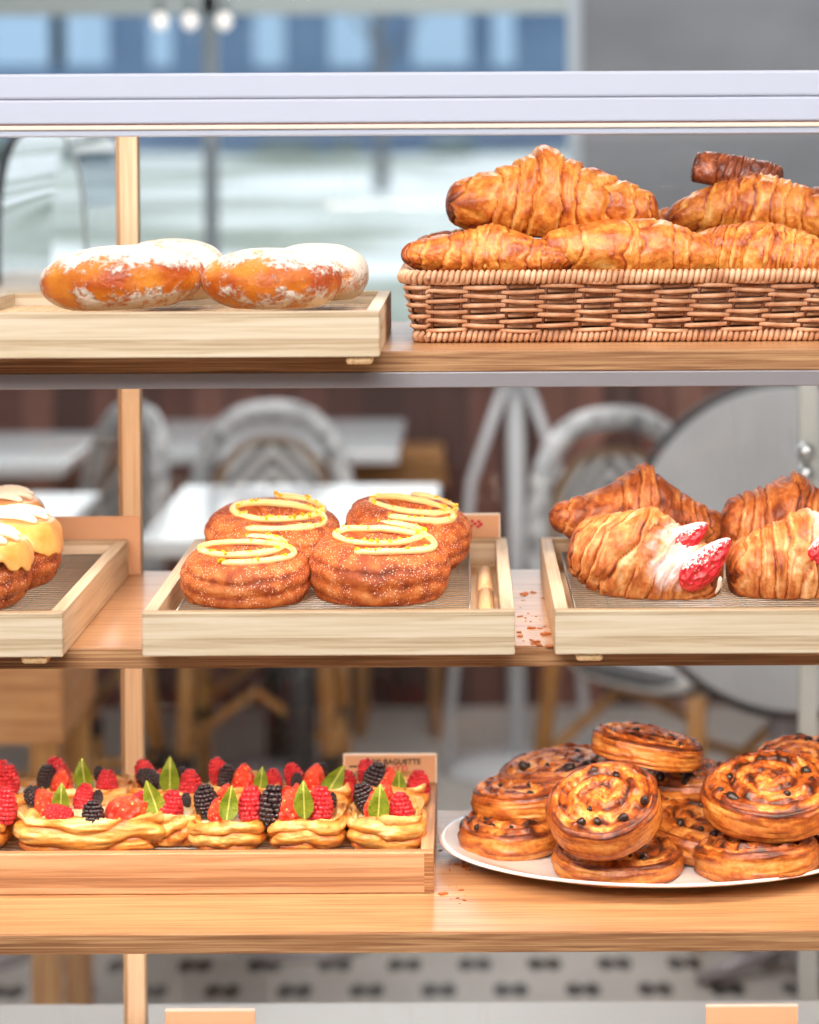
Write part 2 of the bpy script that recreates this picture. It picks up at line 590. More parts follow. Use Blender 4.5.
def cronut_mesh(name, Rr, H, seed, mat, hole=0.2, layers=4.0):
    nv, na = 180, 90
    th = np.linspace(0, 2 * PI, nv, endpoint=False)[:, None]
    an = np.linspace(0, 2 * PI, na, endpoint=False)[None, :]
    ca, sa = np.cos(an), np.sin(an)
    ex = CEX
    px_ = np.sign(ca) * np.abs(ca) ** ex
    pz = np.sign(sa) * np.abs(sa) ** ex
    rc, rw = Rr * (1 + hole) / 2, Rr * (1 - hole) / 2
    wav = 0.5 * np.sin(th * 2 + seed) + 3.0 * fbm(stack3(np.cos(th) * 1.6, np.sin(th) * 1.6, 0 * an), seed, 2)
    lay = np.abs(np.sin((pz * layers * 0.5 + wav * 0.35) * PI)) ** 0.6
    nz = fbm(stack3(np.cos(th) * 7, np.sin(th) * 7, pz * 4), seed + 3, 4)
    big = fbm(stack3(np.cos(th) * 1.4, np.sin(th) * 1.4, pz * 0.8), seed + 6, 2)
    out = np.clip(px_, 0, 1)
    rho = rc + rw * px_ * (1 + out * (0.10 * (lay - 0.6) + 0.13 * nz)) * (1 + 0.16 * big)
    z = H / 2 * pz * (1 + 0.10 * nz + 0.16 * big)
    V = stack3(rho * np.cos(th), rho * np.sin(th), z).reshape(-1, 3)
    F = gfaces(nv, na)
    F += [((nv - 1) * na + j, (nv - 1) * na + (j + 1) % na, (j + 1) % na, j) for j in range(na)]
    bake = 0.48 + 0.8 * nz + 0.3 * (0.6 - lay) * out - 0.05 * out
    return mesh(name, V, F, mat, {'bake': bake})


def dough_mesh(name, Rx, Ry, H, seed, full):
    nu, nv = 70, 120
    a = np.linspace(PI / 2, -PI / 2, nu)[:, None]
    th = np.linspace(0, 2 * PI, nv, endpoint=False)[None, :]
    ex = 0.85
    c = np.cos(a) ** ex
    s = np.sign(np.sin(a)) * np.abs(np.sin(a)) ** 0.9
    n = fbm(stack3(c * np.cos(th) * 1.4, c * np.sin(th) * 1.4, s * 1.4), seed, 3)
    k = 1 + 0.12 * n
    V = stack3(Rx * c * np.cos(th) * k, Ry * c * np.sin(th) * k, H / 2 * s * k + 0 * th)
    V[..., 2] = np.where(V[..., 2] < -H * 0.42, -H * 0.42 + (V[..., 2] + H * 0.42) * 0.3, V[..., 2])
    edge = np.exp(-((s + 0.75) / 0.3) ** 2)
    sug = 0.46 + 0.34 * np.clip(s, 0, 1) ** 1.2 + 0.25 * edge + 1.1 * n + 0 * th
    # where a finger or the bag rubbed the sugar away
    bare = np.exp(-((s - 0.15) / 0.38) ** 2) * np.clip(-np.sin(th) * 1.1, 0, 1)
    sug = sug - (0.12 * bare if full else 0.34 * bare)
    bake = 0.42 + 0.5 * n + 0.2 * (1 - np.abs(s)) + 0 * th
    return mesh(name, V, gfaces(nu, nv), M['sugar_full' if full else 'sugar_some'], {'sugar': sug, 'bake': bake})


def ico(sub=1):
    import bmesh
    bm = bmesh.new()
    bmesh.ops.create_icosphere(bm, subdivisions=sub, radius=1.0)
    V = np.array([v.co[:] for v in bm.verts])
    F = [tuple(v.index for v in f.verts) for f in bm.faces]
    bm.free()
    return V, F


ICO1, ICO2 = ico(2), ico(3)


def drupe_mesh(name, mat, w, seed, cone):
    """berry of height 1: drupelets packed on an ovoid; stands on z=0"""
    rng = np.random.RandomState(seed)
    mb = MB()
    rows = 8
    for i in range(rows):
        h = (i + 0.5) / rows
        rr = w / 2 * math.sqrt(max(0.02, 1 - (2 * (h * 0.94 + 0.06) - 1) ** 2)) * (1 - cone * h)
        s = 0.082
        n = max(1, int(2 * PI * rr / (s * 1.62)))
        for k in range(n):
            t = 2 * PI * (k + 0.5 * (i % 2)) / n + rng.rand() * 0.2
            q = s * (0.92 + 0.3 * rng.rand())
            c = np.array((rr * 0.9 * math.cos(t), rr * 0.9 * math.sin(t), h))
            mb.add(ICO1[0] * q * np.array((1, 1, 1.0)) + c, ICO1[1])
    V, F = ICO2
    k = np.clip(V[:, 2:3], -1, 1) * 0.5 + 0.5
    core = np.concatenate([V[:, :2] * w * 0.44 * (1 - cone * k), V[:, 2:3] * 0.47 + 0.5], 1)
    mb.add(core, F)
    return mb.me(name, mat, smooth=True)


def straw_mesh(name, mat, seed, half=True):
    V, F = ICO2
    k = V[:, 2:3] * 0.5 + 0.5
    n = fbm(V * 1.7, seed, 2)[:, None]
    w = 0.36 * (1 - 0.55 * k ** 1.5)
    P = np.concatenate([V[:, :2] * w * 2 * 0.62 * (1 + 0.25 * n), k * 1.0], 1)
    if half:
        P[:, 1] = np.maximum(P[:, 1], -0.05 + 0.1 * n[:, 0])
        P[:, 1] -= 0.1
        P[:, 1] *= -1
        F = [f[::-1] for f in F]
    return mesh(name, P, F, mat)


def leaf_mesh(name, seed):
    nu, nv = 22, 9
    t = np.linspace(0, 1, nu)[:, None]
    s = np.linspace(-1, 1, nv)[None, :]
    w = 0.27 * np.sin(PI * t ** 0.8) ** 0.85 * (1 - 0.25 * t) + 0.012
    x = s * w
    z = t * 1.0 + 0 * s
    y = 0.10 * np.sin(t * PI + seed) - 0.16 * np.abs(s) * w * 2 + 0.03 * fbm(stack3(t * 4, s * 3, 0 * t), seed, 2)
    me = mesh(name, stack3(x, y, z).reshape(-1, 3), gfaces(nu, nv, False), M['leaf'])
    return me


def puff_mesh(name, W, D, H, seed, n_lay=3.0):
    """puff-pastry square with folded, layered sides and a sunken middle"""
    nv = 200
    th = np.linspace(0, 2 * PI, nv, endpoint=False)[None, :]
    p = 4.2
    rad = (np.abs(np.cos(th)) ** p + np.abs(np.sin(th)) ** p) ** (-1 / p)
    big = fbm(stack3(np.cos(th) * 1.8, np.sin(th) * 1.8, 0 * th), seed, 2)
    top = np.linspace(0, 0.86, 24)[:, None]
    rim = np.exp(-((top - 0.78) / 0.12) ** 2)
    nzt = fbm(stack3(top * np.cos(th) * 5, top * np.sin(th) * 5, 0 * th), seed + 2, 3)
    zt = H * (0.52 + 0.34 * rim + 0.20 * nzt + 0.3 * big * top)
    sd = np.linspace(0, 1, 44)[:, None]
    zs0 = 0.92 - 0.92 * sd
    wav = 1.1 * big + 0.16 * np.sin(th * 3 + seed)
    lay = np.abs(np.sin(((1 - sd) * n_lay + wav * 1.4) * PI)) ** 0.55
    nz = fbm(stack3(np.cos(th) * 5, np.sin(th) * 5, sd * 5), seed + 4, 3)
    prof = 0.84 + 0.16 * np.sin(PI * np.clip(sd * 0.86 + 0.12, 0, 1)) ** 0.6
    fine = fbm(stack3(np.cos(th) * 2.5, np.sin(th) * 2.5, (1 - sd) * 9 + wav), seed + 6, 3)
    rs = prof * (1 + 0.10 * (lay - 0.7) + 0.07 * nz + 0.07 * fine)
    zs = H * (zs0 + 0.10 * nz * (1 - sd) + 0.3 * big * (1 - sd))
    bt = np.linspace(0.8, 0, 6)[:, None]
    rr = np.concatenate([top + 0 * th, rs, bt + 0 * th]) * rad * (1 + 0.10 * big)
    z = np.concatenate([zt + 0 * th, zs + 0 * th, 0 * bt + 0 * th])
    bake = np.concatenate([0.30 + 0.6 * nzt + 0 * th, 0.50 + 0.5 * nz + 0.8 * fine + 0.42 * (0.65 - lay) + 0.35 * (sd - 0.5), 0.8 + 0 * bt + 0 * th])
    V = stack3(rr * np.cos(th) * W / 2, rr * np.sin(th) * D / 2, z).reshape(-1, 3)
    return mesh(name, V, gfaces(len(rr), nv), M['puff'], {'bake': bake})


def blob_mesh(name, W, D, H, seed, mat):
    V, F = ICO2
    n = fbm(V * 2.2, seed, 3)[:, None]
    P = V * np.array((W / 2, D / 2, H)) * (1 + 0.5 * n)
    return mesh(name, P, F, mat)


def raisin_mesh(name, seed):
    V, F = ICO1
    n = fbm(V * 2.3, seed, 2)[:, None]
    return mesh(name, V * np.array((1, 0.75, 0.6)) * (1 + 0.8 * n), F, M['raisin'])
# ================================================================== display case
ZT, ZM, ZB = at(395, 351.5, 0).z, at(120, 648.5, 0).z, at(409, 933, 0).z     # tops of the three shelves
XL, XR = -0.62, 0.62                     # ends of the case, both beyond the frame
YB = 0.355

case = thing('display_case', 'glass pastry display case with white top rail and wooden back post', 'display case')
mb = MB()
z = lambda py, Y=-0.03: at(409, py, Y).z
mb.box(XL, XR, -0.03, 0.02, z(97.6), z(72)).obj('upper_rail', M['rail'], case, bevel=0.002)
MB().box(XL, XR, -0.03, 0.02, z(122.5), z(98.4)).obj('lower_rail', M['rail'], case, bevel=0.0015)
MB().box(XL, XR, -0.0285, 0.018, z(98.6), z(97.4)).obj('rail_seam', M['seam'], case)
MB().box(XL, XR, -0.0285, 0.018, z(124.2), z(122.3)).obj('rail_gasket', M['red_gasket'], case)
MB().box(XL, XR, -0.030, 0.018, z(128.5), z(124.0)).obj('rail_trim', M['cream_trim'], case, bevel=0.0006)
MB().box(XL, XR, -0.028, 0.018, z(135), z(128.3)).obj('rail_lip', M['rail'], case, bevel=0.001)
# wooden post with its glazing bead
ptop, pbot = at(131, 140, YB), at(131, 950, YB)
px0, px1 = at(122.5, 500, YB).x, at(140.3, 500, YB).x
MB().box(px0, px1, YB, YB + 0.02, 0.529, 1.40).obj('upright_post', M['post'], case, bevel=0.001)
MB().box(at(118, 500, YB).x, px0 + 0.0002, YB + 0.004, YB + 0.018, 0.529, 1.40).obj('glazing_bead', M['post_dark'], case, bevel=0.0005)
for ex in (XL, XR - 0.02):
    MB().box(ex, ex + 0.02, YB, YB + 0.02, 0.529, 1.383).obj('upright_post', M['post'], case, bevel=0.001)
    MB().box(ex, ex + 0.02, -0.024, -0.004, 0.529, z(135)).obj('upright_post', M['post'], case, bevel=0.001)
MB().box(XL, XR, YB - 0.005, YB + 0.03, 1.383, 1.403).obj('back_rail', M['rail'], case, bevel=0.001)


def glass_mat():
    m, nt, bs = nmat('pane_glass')
    out = nt.nodes['Material Output']
    tr = nd(nt, 'ShaderNodeBsdfTransparent', {'Color': (0.99, 0.992, 0.99, 1)})
    gl = nd(nt, 'ShaderNodeBsdfGlossy', {'Roughness': 0.02})
    lw = nd(nt, 'ShaderNodeFresnel', {'IOR': 1.35})
    m1 = nd(nt, 'ShaderNodeMixShader', {0: lw.outputs[0], 1: tr.outputs[0], 2: gl.outputs[0]})
    v = coords(nt, (1, 1, 1), rot=(0, R_(35), 0))
    n = noise(nt, v, 9.0, 5, 0.65, 0.6)
    n2 = noise(nt, coords(nt, (40, 1, 6), rot=(0, R_(35), 0)), 3.0, 4, 0.6)
    sm = mth(nt, 'MULTIPLY', nd(nt, 'ShaderNodeMapRange', {'Value': mth(nt, 'MULTIPLY', n, n2), 'From Min': 0.30, 'From Max': 0.55, 'To Min': 0.0, 'To Max': 0.05}).outputs[0], 1.0)
    df = nd(nt, 'ShaderNodeBsdfDiffuse', {'Color': (0.8, 0.82, 0.85, 1)})
    m2 = nd(nt, 'ShaderNodeMixShader', {0: sm, 1: m1.outputs[0], 2: df.outputs[0]})
    nt.links.new(m2.outputs[0], out.inputs['Surface'])
    return m


M['glass'] = glass_mat()
MB().box(px1, XR - 0.0205, YB + 0.010, YB + 0.0135, 0.5295, 1.383).obj('glass_pane', M['glass'], case)
MB().box(XL + 0.0205, at(118, 500, YB).x, YB + 0.010, YB + 0.0135, 0.5295, 1.383).obj('glass_pane', M['glass'], case)
MB().box(XL, XR, -0.01, YB + 0.16, 0.50, 0.529).obj('base_deck', M['white_deck'], case, bevel=0.002)
MB().box(XL + 0.01, XR - 0.01, 0.02, YB + 0.14, 0.0, 0.50).obj('base_cabinet', M['white_deck'], case)

# ---- shelves (each lifts out)
for nm, zt, lab in (('top', ZT, 'top wooden shelf over a grey metal strip, carrying the wicker basket'),
                    ('mid', ZM, 'middle wooden shelf under three bamboo trays'),
                    ('low', ZB, 'bottom wooden shelf carrying the berry danishes and the white plate')):
    s = thing('display_shelf', lab, 'shelf', (0, 0, zt), group='display case shelves')
    th = 0.0155
    MB().box(XL + 0.001, XR - 0.001, 0.004, 0.352, -th, 0).obj('shelf_board', M['oak'], s, bevel=0.0008)
    MB().box(XL + 0.001, XR - 0.001, 0.0, 0.0045, -th, -0.0003).obj('edge_band', M['oak_edge'], s, bevel=0.0008)
    if nm == 'top':
        MB().box(XL + 0.001, XR - 0.001, -0.001, 0.016, -0.0275, -0.0157).obj('metal_strip', M['strip_metal'], s, bevel=0.0008)


# ================================================================== trays, racks, cards
def tray(name_label, x0, x1, y0, y1, z, h, feet, mx='bamboo_x', my='bamboo_y', t=0.0105, over=False, dowels=True):
    r = thing('serving_tray', name_label, 'tray', (x0, y0, z), group='wooden pastry trays')
    W, D = x1 - x0, y1 - y0
    MB().box(0, W, 0, t, 0, h).obj('front_board', M[mx], r, bevel=0.0012)
    MB().box(0, W, D - t, D, 0, h).obj('back_board', M[mx], r, bevel=0.0012)
    MB().box(0, t, t, D - t, 0, h).obj('side_board', M[my], r, bevel=0.0008)
    MB().box(W - t, W, t, D - t, 0, h).obj('side_board', M[my], r, bevel=0.0008)
    MB().box(t, W - t, t, D - t, 0.002, 0.008).obj('base_panel', M['bamboo_base'], r)
    if over:   # stop blocks that hook over the shelf's front edge
        for fx in feet:
            MB().box(fx - 0.010, fx + 0.010, 0.004, 0.024, -0.006, 0.0005).obj('foot', M['bamboo_base'], r, bevel=0.0025)
    return r


def rack(label, x0, x1, y0, y1, z, parent=None):
    """wire cooling rack: border wire and cross wires; z is the height of its top"""
    r = thing('wire_rack', label, 'wire rack', (x0, y0, z), group='wire cooling racks')
    W, D = x1 - x0, y1 - y0
    MB().tube([(0, 0, -0.0015), (W, 0, -0.0015), (W, D, -0.0015), (0, D, -0.0015)], 0.0013, 6, True).obj('border_wire', M['wire'], r, smooth=True)
    mb = MB()
    ny = int(D / 0.0085)
    for i in range(1, ny):
        y = D * i / ny
        mb.tube([(0, y, -0.0006), (W, y, -0.0006)], 0.0006, 5)
    for i in range(1, int(W / 0.026)):
        x = W * i / int(W / 0.026)
        mb.tube([(x, 0, -0.0019), (x, D, -0.0019)], 0.0008, 5)
    mb.obj('cross_wires', M['wire'], r, smooth=True)
    fm = MB()
    for fx in (0.01, W - 0.01):
        for fy in (0.012, D - 0.012):
            fm = MB()
            fm.tube([(fx, fy, -0.0015), (fx, fy, -RACKH)], 0.0012, 6)
            fm.obj('foot', M['wire'], r, smooth=True)
    return r


def text_mesh(body, size, mat, parent, loc, sx=1.0, bold=0.0):
    cu = bpy.data.curves.new('lettering', 'FONT')
    cu.body = body
    cu.size = size
    cu.align_x, cu.align_y = 'CENTER', 'CENTER'
    cu.extrude = 0.0002
    cu.offset = bold
    o = bpy.data.objects.new('lettering_curve', cu)
    COL.objects.link(o)
    me = bpy.data.meshes.new_from_object(o.evaluated_get(bpy.context.evaluated_depsgraph_get()))
    bpy.data.objects.remove(o)
    me.materials.clear()
    o = put('lettering', me, mat, parent, loc, (PI / 2, 0, 0))
    o.scale = (sx, 1, 1)
    return o


def card(label, pxa, pxb, pytop, Y, zbot, edge=False, mat='card_tan'):
    a, b = at(pxa, pytop, Y), at(pxb, pytop, Y)
    w, h = b.x - a.x, (a.z + b.z) / 2 - zbot
    r = thing('sign_card', label, 'sign', ((a.x + b.x) / 2, Y, zbot), group='tan price cards')
    MB().box(-w / 2, w / 2, 0, 0.0022, 0, h).obj('card_face', M[mat], r, bevel=0.0006)
    if edge:
        m = MB()
        m.box(-w / 2, w / 2, -0.0004, 0.0026, h - 0.0014, h + 0.0004)
        m.box(-w / 2 - 0.0004, -w / 2 + 0.001, -0.0004, 0.0026, 0, h)
        m.box(w / 2 - 0.001, w / 2 + 0.0004, -0.0004, 0.0026, 0, h)
        m.obj('card_border', M['card_edge'], r)
    return r, w, h


# tray A (top shelf, sugared doughnuts)
ya = -0.055
xa1 = at(379.5, 335, ya).x
tA = tray('pale bamboo tray of sugared doughnuts on the top shelf', xa1 - 0.33, xa1, ya, 0.235, ZT + 0.0003, 0.0338, [0.33 - 0.015], over=True)
# middle shelf trays
ym = -0.033
xc0, xc1 = at(142, 634, ym).x, at(515, 634, ym).x
WC = xc1 - xc0
RACKH = 0.0165
ZRK = 0.0245                              # rack top above tray underside
tC = tray('pale bamboo tray of lemon-iced doughnuts in the middle of the middle shelf', xc0, xc1, ym, 0.325, ZM + 0.0003, 0.0332, [], over=True)
xb1 = at(62.5, 634, ym).x
tB = tray('bamboo tray of glazed pastries cut off by the left edge of the photo', xb1 - WC, xb1, ym, 0.325, ZM + 0.0003, 0.0332, [WC - 0.022], over=True)
xd0 = at(555, 634, ym).x
tD = tray('pale bamboo tray of strawberry croissants, right end of middle shelf', xd0, xd0 + WC, ym, 0.325, ZM + 0.0003, 0.0332, [0.026], over=True)
# bottom shelf tray
ye = 0.10
xe1 = at(433.5, 870, ye).x
tE = tray('long tan tray of berry danishes on the bottom shelf', xe1 - 0.40, xe1, ye, 0.322, ZB + 0.0003, 0.0335, [], 'tan_x', 'tan_y')
me_ = MB().box(0.40 - 0.0075, 0.40 + 0.0002, -0.0003, 0.003, 0.0005, 0.0325).obj('end_grain', M['oak_edge'], tE)
me_['label'] = 'darker end-grain strip at tray corner'

rackC = rack('wire cooling rack under the lemon-iced doughnuts', at(172, 607, 0).x, at(470, 607, 0).x, -0.018, 0.295, ZM + ZRK)
rackB = rack('wire cooling rack under the glazed pastries at the left edge', xb1 - WC + 0.014, at(45, 610, -0.015).x, -0.018, 0.300, ZM + ZRK)
rackD = rack('wire cooling rack under the strawberry croissants', xd0 + 0.018, xd0 + WC - 0.02, -0.018, 0.300, ZM + ZRK)
rackE = rack('fine wire rack under the berry danishes', xe1 - 0.385, xe1 - 0.014, ye + 0.014, 0.305, ZB + ZRK)
slat = thing('slatted_insert', 'tan slatted wooden insert under the sugared doughnuts', 'insert', (xa1 - 0.318, ya + 0.012, ZT + 0.0083))
for i in range(9):
    y = 0.004 + i * 0.0295
    MB().box(0, 0.306, y, y + 0.021, 0.010, 0.0155).obj('slat', M['bamboo_base'], slat, bevel=0.001)
for x in (0.02, 0.27):
    MB().box(x, x + 0.014, 0.002, 0.262, 0.0, 0.0102).obj('batten', M['bamboo_base'], slat)
ZRB, ZRM, ZRT = ZB + ZRK, ZM + ZRK, ZT + ZRK

# bread-stick-like wooden dowels lying in tray C beside its rack
for i, (y, l) in enumerate(((0.20, 0.09), (0.09, 0.10))):
    m = MB()
    x = (at(470, 607, 0).x + 0.004 + xc1 - 0.0115) / 2
    m.tube([(x, y - l / 2 + 0.001 * k, ZM + 0.0085 + 0.0066) for k in (0, l * 1000 * .02, l * 1000 * .98, l * 1000)], [0.004, 0.0065, 0.0065, 0.004], 14)
    o = m.obj('wooden_dowel', M['bamboo_base'], smooth=True)
    tag(o, ('round wooden dowel at the back beside the lemon doughnut rack', 'round wooden dowel at the front beside the lemon doughnut rack')[i], 'dowel', 'wooden dowels in the doughnut tray')

# cards
cB, w, h = card('plain tan card behind the glazed pastries at the left edge', 22, 140, 516.5, 0.328, ZM + 0.0005)
cC, w, h = card('small card with a red flower print behind the lemon doughnuts', 395, 500, 514, 0.328, ZM + 0.0005, True)
fl = MB()
for (dx, dz) in ((0, 0), (0.0035, 0.002), (0.001, 0.0045), (-0.003, 0.002), (0.0065, -0.0005), (0.009, 0.0015), (-0.001, -0.003), (0.007, 0.004)):
    V, F = ICO1
    fl.add(V * np.array((0.0019, 0.0003, 0.0015)) + np.array((at(471, 525, .328).x - cC.location.x + dx, -0.0003, at(471, 526, .328).z - cC.location.z + dz)), F)
fl.obj('flower_print', M['dark_red'], cC, smooth=True)
cE, w, h = card('tan price card reading PARIS BAGUETTE behind the berry danishes', 343.5, 436.5, 754, 0.3245, ZB + 0.0005, True)
text_mesh('PARIS BAGUETTE', 0.0066, M['ink'], cE, (at(391.5, 762, .3245).x - cE.location.x, -0.0004, at(391, 762, .3245).z - cE.location.z), 1.04, 0.00012)
rd = MB()
for i, q in enumerate((0.0030, 0.0026, 0.0016, 0.0028, 0.0030, 0.0027)):
    c = at(382 + i * 4.6, 768.5, .3245) - cE.location
    rd.tube([(c.x + q * .7 * math.cos(t), -0.0004, c.z + q * math.sin(t)) for t in np.linspace(0, 2 * PI, 14)[:-1]], 0.0005, 5, True)
rd.obj('red_print', M['dark_red'], cE)
for (px, py, w_) in ((353, 766.5, 8), (353, 775, 7), (406, 776, 4)):
    c = at(px, py, .3245) - cE.location
    MB().box(c.x - pm(w_ / 2, .32), c.x + pm(w_ / 2, .32), -0.0005, 0.0002, c.z - 0.0007, c.z + 0.0007).obj('printed_line', M['ink'], cE)
cF, w, h = card('tan card standing on the white base deck left of center', 165, 255, 1009, 0.30, 0.5295, False)
MB().box(-w / 2, w / 2, -0.0004, 0.0026, h - 0.0018, h + 0.0004).obj('card_border', M['card_edge'], cF)
cG, w, h = card('tan card standing on the white base deck below the plate', 706, 798, 1004.5, 0.30, 0.5295, False)
MB().box(-w / 2, w / 2, -0.0004, 0.0026, h - 0.0018, h + 0.0004).obj('card_border', M['card_edge'], cG)

# ================================================================== wicker basket
def basket():
    m_, nt, bs = nmat('wicker_cane')
    v = coords(nt)
    n = noise(nt, v, 60, 4)
    nt.links.new(ramp(nt, n, [(0.3, (178, 122, 88)), (0.5, (212, 160, 122)), (0.72, (236, 196, 160))]), bs.inputs['Base Color'])
    bs.inputs['Roughness'].default_value = 0.42
    dk = plain('cane_dark', (112, 66, 44), 0.6)
    y0 = 0.078
    X0 = at(405, 277, y0).x
    X1, y1 = X0 + 0.385, y0 + 0.215
    H = 0.0575
    zb = ZT + 0.0005
    r = thing('wicker_basket', 'rectangular wicker basket full of croissants on the top shelf', 'basket', (X0, y0, zb))

    def path(h, n=400, off=0.0, rc=0.018):
        ins = 0.011 * (1 - h) - off
        x0, x1, a0, a1 = ins, X1 - X0 - ins, ins, y1 - y0 - ins
        segs = []
        rc = max(0.004, rc - ins)
        L = [(x1 - x0 - 2 * rc), PI / 2 * rc, (a1 - a0 - 2 * rc), PI / 2 * rc] * 2
        cs = np.cumsum([0] + L)
        s = np.linspace(0, cs[-1], n, endpoint=False)
        P = np.zeros((n, 3))
        N = np.zeros((n, 3))
        st = [(x0 + rc, a0), None, (x1, a0 + rc), None, (x1 - rc, a1), None, (x0, a1 - rc), None]
        dr = [(1, 0), None, (0, 1), None, (-1, 0), None, (0, -1), None]
        ce = [None, (x1 - rc, a0 + rc), None, (x1 - rc, a1 - rc), None, (x0 + rc, a1 - rc), None, (x0 + rc, a0 + rc)]
        for i in range(n):
            k = int(np.searchsorted(cs, s[i], 'right') - 1)
            k = min(k, 7)
            t = s[i] - cs[k]
            if k % 2 == 0:
                P[i, :2] = np.array(st[k]) + np.array(dr[k]) * t
                N[i, :2] = (dr[k][1], -dr[k][0])
            else:
                a = (-PI / 2 + (k // 2) * PI / 2) + t / rc
                N[i, :2] = (math.cos(a), math.sin(a))
                P[i, :2] = np.array(ce[k]) + rc * N[i, :2]
        return P, N, s, cs[-1]

    rows = 11
    _, _, _, per = path(1.0)
    nst = int(per / 0.0305 / 2) * 2
    weave = MB()
    for k in range(rows):
        h = 0.16 + 0.68 * k / (rows - 1)
        P, N, s, Lp = path(h, 720)
        ph = s / Lp * nst * PI
        o = 0.0036 * np.clip(1.25 * np.sin(ph + k * PI), -1, 1)
        Q = P + N * o[:, None]
        Q[:, 2] = h * H + 0.0009 * np.sin(ph * 0.5 + k)
        weave.tube(Q, 0.00165 + 0.0002 * (k % 2), 7, True)
    weave.obj('woven_side', m_, r, smooth=True)
    stk = MB()
    P0, N0, s, Lp = path(0.06, 1440)
    P1, N1, s1, L1 = path(0.95, 1440)
    for i in range(nst):
        j = int((i + 0.0) / nst * 1440) % 1440
        for d in (-4, 4):
            a, b = P0[(j + d) % 1440].copy(), P1[(j + d) % 1440].copy()
            a[2], b[2] = 0.06 * H, 0.95 * H
            stk.tube([a, b], 0.0016, 6)
    stk.obj('upright_canes', dk, r, smooth=True)
    for nm, h, rr, zz in (('rim', 1.0, 0.0052, H - 0.0055), ('base_border', 0.0, 0.0042, 0.0045)):
        P, N, s, Lp = path(h, 1600 * 2, off=0.001)
        turns = int(Lp / 0.0046)
        a = s / Lp * turns * 2 * PI
        Q = P + N * (rr * 0.75 * np.cos(a))[:, None]
        Q[:, 2] = zz + rr * 0.75 * np.sin(a)
        b = MB()
        b.tube(Q, 0.0021, 6, True)
        Pc, _, _, _ = path(h, 300)
        Pc[:, 2] = zz
        b.tube(Pc, rr * 0.72, 8, True)
        b.obj(nm, m_, r, smooth=True)
    MB().box(0.012, X1 - X0 - 0.012, 0.012, y1 - y0 - 0.012, 0.001, 0.004).obj('woven_bottom', m_, r)
    ln = MB()  # unseen walls added inside the basket so the weave gaps stay dark
    for q0, q1, w0, w1 in ((0.0165, X1 - X0 - 0.0165, 0.0165, 0.0175), (0.0165, X1 - X0 - 0.0165, y1 - y0 - 0.0175, y1 - y0 - 0.0165), (0.0165, 0.0175, 0.0175, y1 - y0 - 0.0175), (X1 - X0 - 0.0175, X1 - X0 - 0.0165, 0.0175, y1 - y0 - 0.0175)):
        ln.box(q0, q1, w0, w1, 0.004, H - 0.012)
    ln.obj('gap_backing', plain('gap_backing_brown', (96, 62, 42), 0.8), r)
    return r, X0, X1, y0, y1


BASK, BX0, BX1, BY0, BY1 = basket()

# ================================================================== plate
PLC = on(655, 838, ZB + 0.012)
plate = thing('oval_plate', 'large white oval plate heaped with raisin swirls', 'plate', (PLC.x, 0.208, ZB + 0.0003))
mb = MB()
A, B_ = 0.185, 0.143
prof = [(0.0, 0.004), (0.55, 0.004), (0.60, 0.0), (0.64, 0.0), (0.66, 0.0035), (0.86, 0.0075), (0.985, 0.0135), (1.0, 0.0150), (0.995, 0.0165), (0.97, 0.0160), (0.88, 0.0105), (0.80, 0.0075), (0.7, 0.0070), (0.0, 0.0070)]
mb.lathe(prof, 96, sx=A, sy=B_)
mb.obj('plate_body', M['plate'], plate, smooth=True)
# ================================================================== food
def food(name, me, label, cat, c, rot, group=None):
    o = put(name, me, None, None, c, rot)
    return tag(o, label, cat, group)


def rest(me, loc, rot, zs):
    """settle a soft pastry onto the flat support at height zs: its underside flattens against it"""
    m = Matrix.Translation(loc) @ Euler(rot).to_matrix().to_4x4()
    mi = m.inverted()
    for v in me.vertices:
        w = m @ v.co
        if w.z < zs:
            w.z = zs + (zs - w.z) * 0.01
            v.co = mi @ w
    me.update()
    return me


def rr(rx=0, ry=0, rz=0):
    return (R_(rx), R_(ry), R_(rz))


# ---- basket of croissants.  (px, py, Y, length px, radius px, roll ccw, yaw, tilt, options, label)
CR = [
    (552, 208, 0.165, 214, 46, -3, 4, 0, dict(bands=4, peak=0.40, peak_u=-0.10, tip=0.36, hh=0.11, taper=1.5, bake0=-.08, seed=11), 'large peaked golden croissant on top at the left of the basket'),
    (488, 257, 0.115, 176, 27, -2, -6, 0, dict(bands=5, peak=0.30, peak_u=0.05, tip=0.30, hh=0.08, seed=12, fl=.6, bake0=-.02), 'slim croissant with dark tip lying at the left front rim of basket'),
    (470, 250, 0.215, 110, 22, 0, 0, 0, dict(bands=3, seed=13, tip=.5), 'small croissant peeping out behind the slim one at left rim'),
    (632, 254, 0.125, 190, 36, -4, 8, 0, dict(bands=3, seed=14, tip=0.36, hh=0.06, fl=.45, bake0=-.06, peak=.1, peak_u=.3), 'smooth pale croissant in the middle of the front rim of basket'),
    (690, 232, 0.22, 110, 28, 0, 0, 0, dict(bands=4, seed=15, tip=.5), 'croissant half hidden between the two upper croissants at the back'),
    (764, 258, 0.135, 160, 37, -6, -8, 0, dict(bands=5, seed=16, tip=0.32, hh=0.08, bake0=-.05, twist=.9), 'flaky croissant lying at the right front rim of basket'),
    (764, 231, 0.19, 200, 37, -6, -4, 0, dict(bands=5, seed=17, tip=0.30, hh=0.10, bend=0.05, arch=0.55, taper=1.5, bake0=-.06), 'orange-brown croissant resting on top at the right of basket'),
    (737, 176, 0.215, 92, 21, -10, -10, 0, dict(bands=3, seed=18, tip=0.8, hh=0.12, dark=1), 'dark-baked croissant standing out at the very top right of the heap'),
    (838, 208, 0.215, 70, 22, -10, 0, 0, dict(bands=3, seed=19, tip=0.6, dark=1), 'dark-baked croissant end cut off at the right edge'),
]
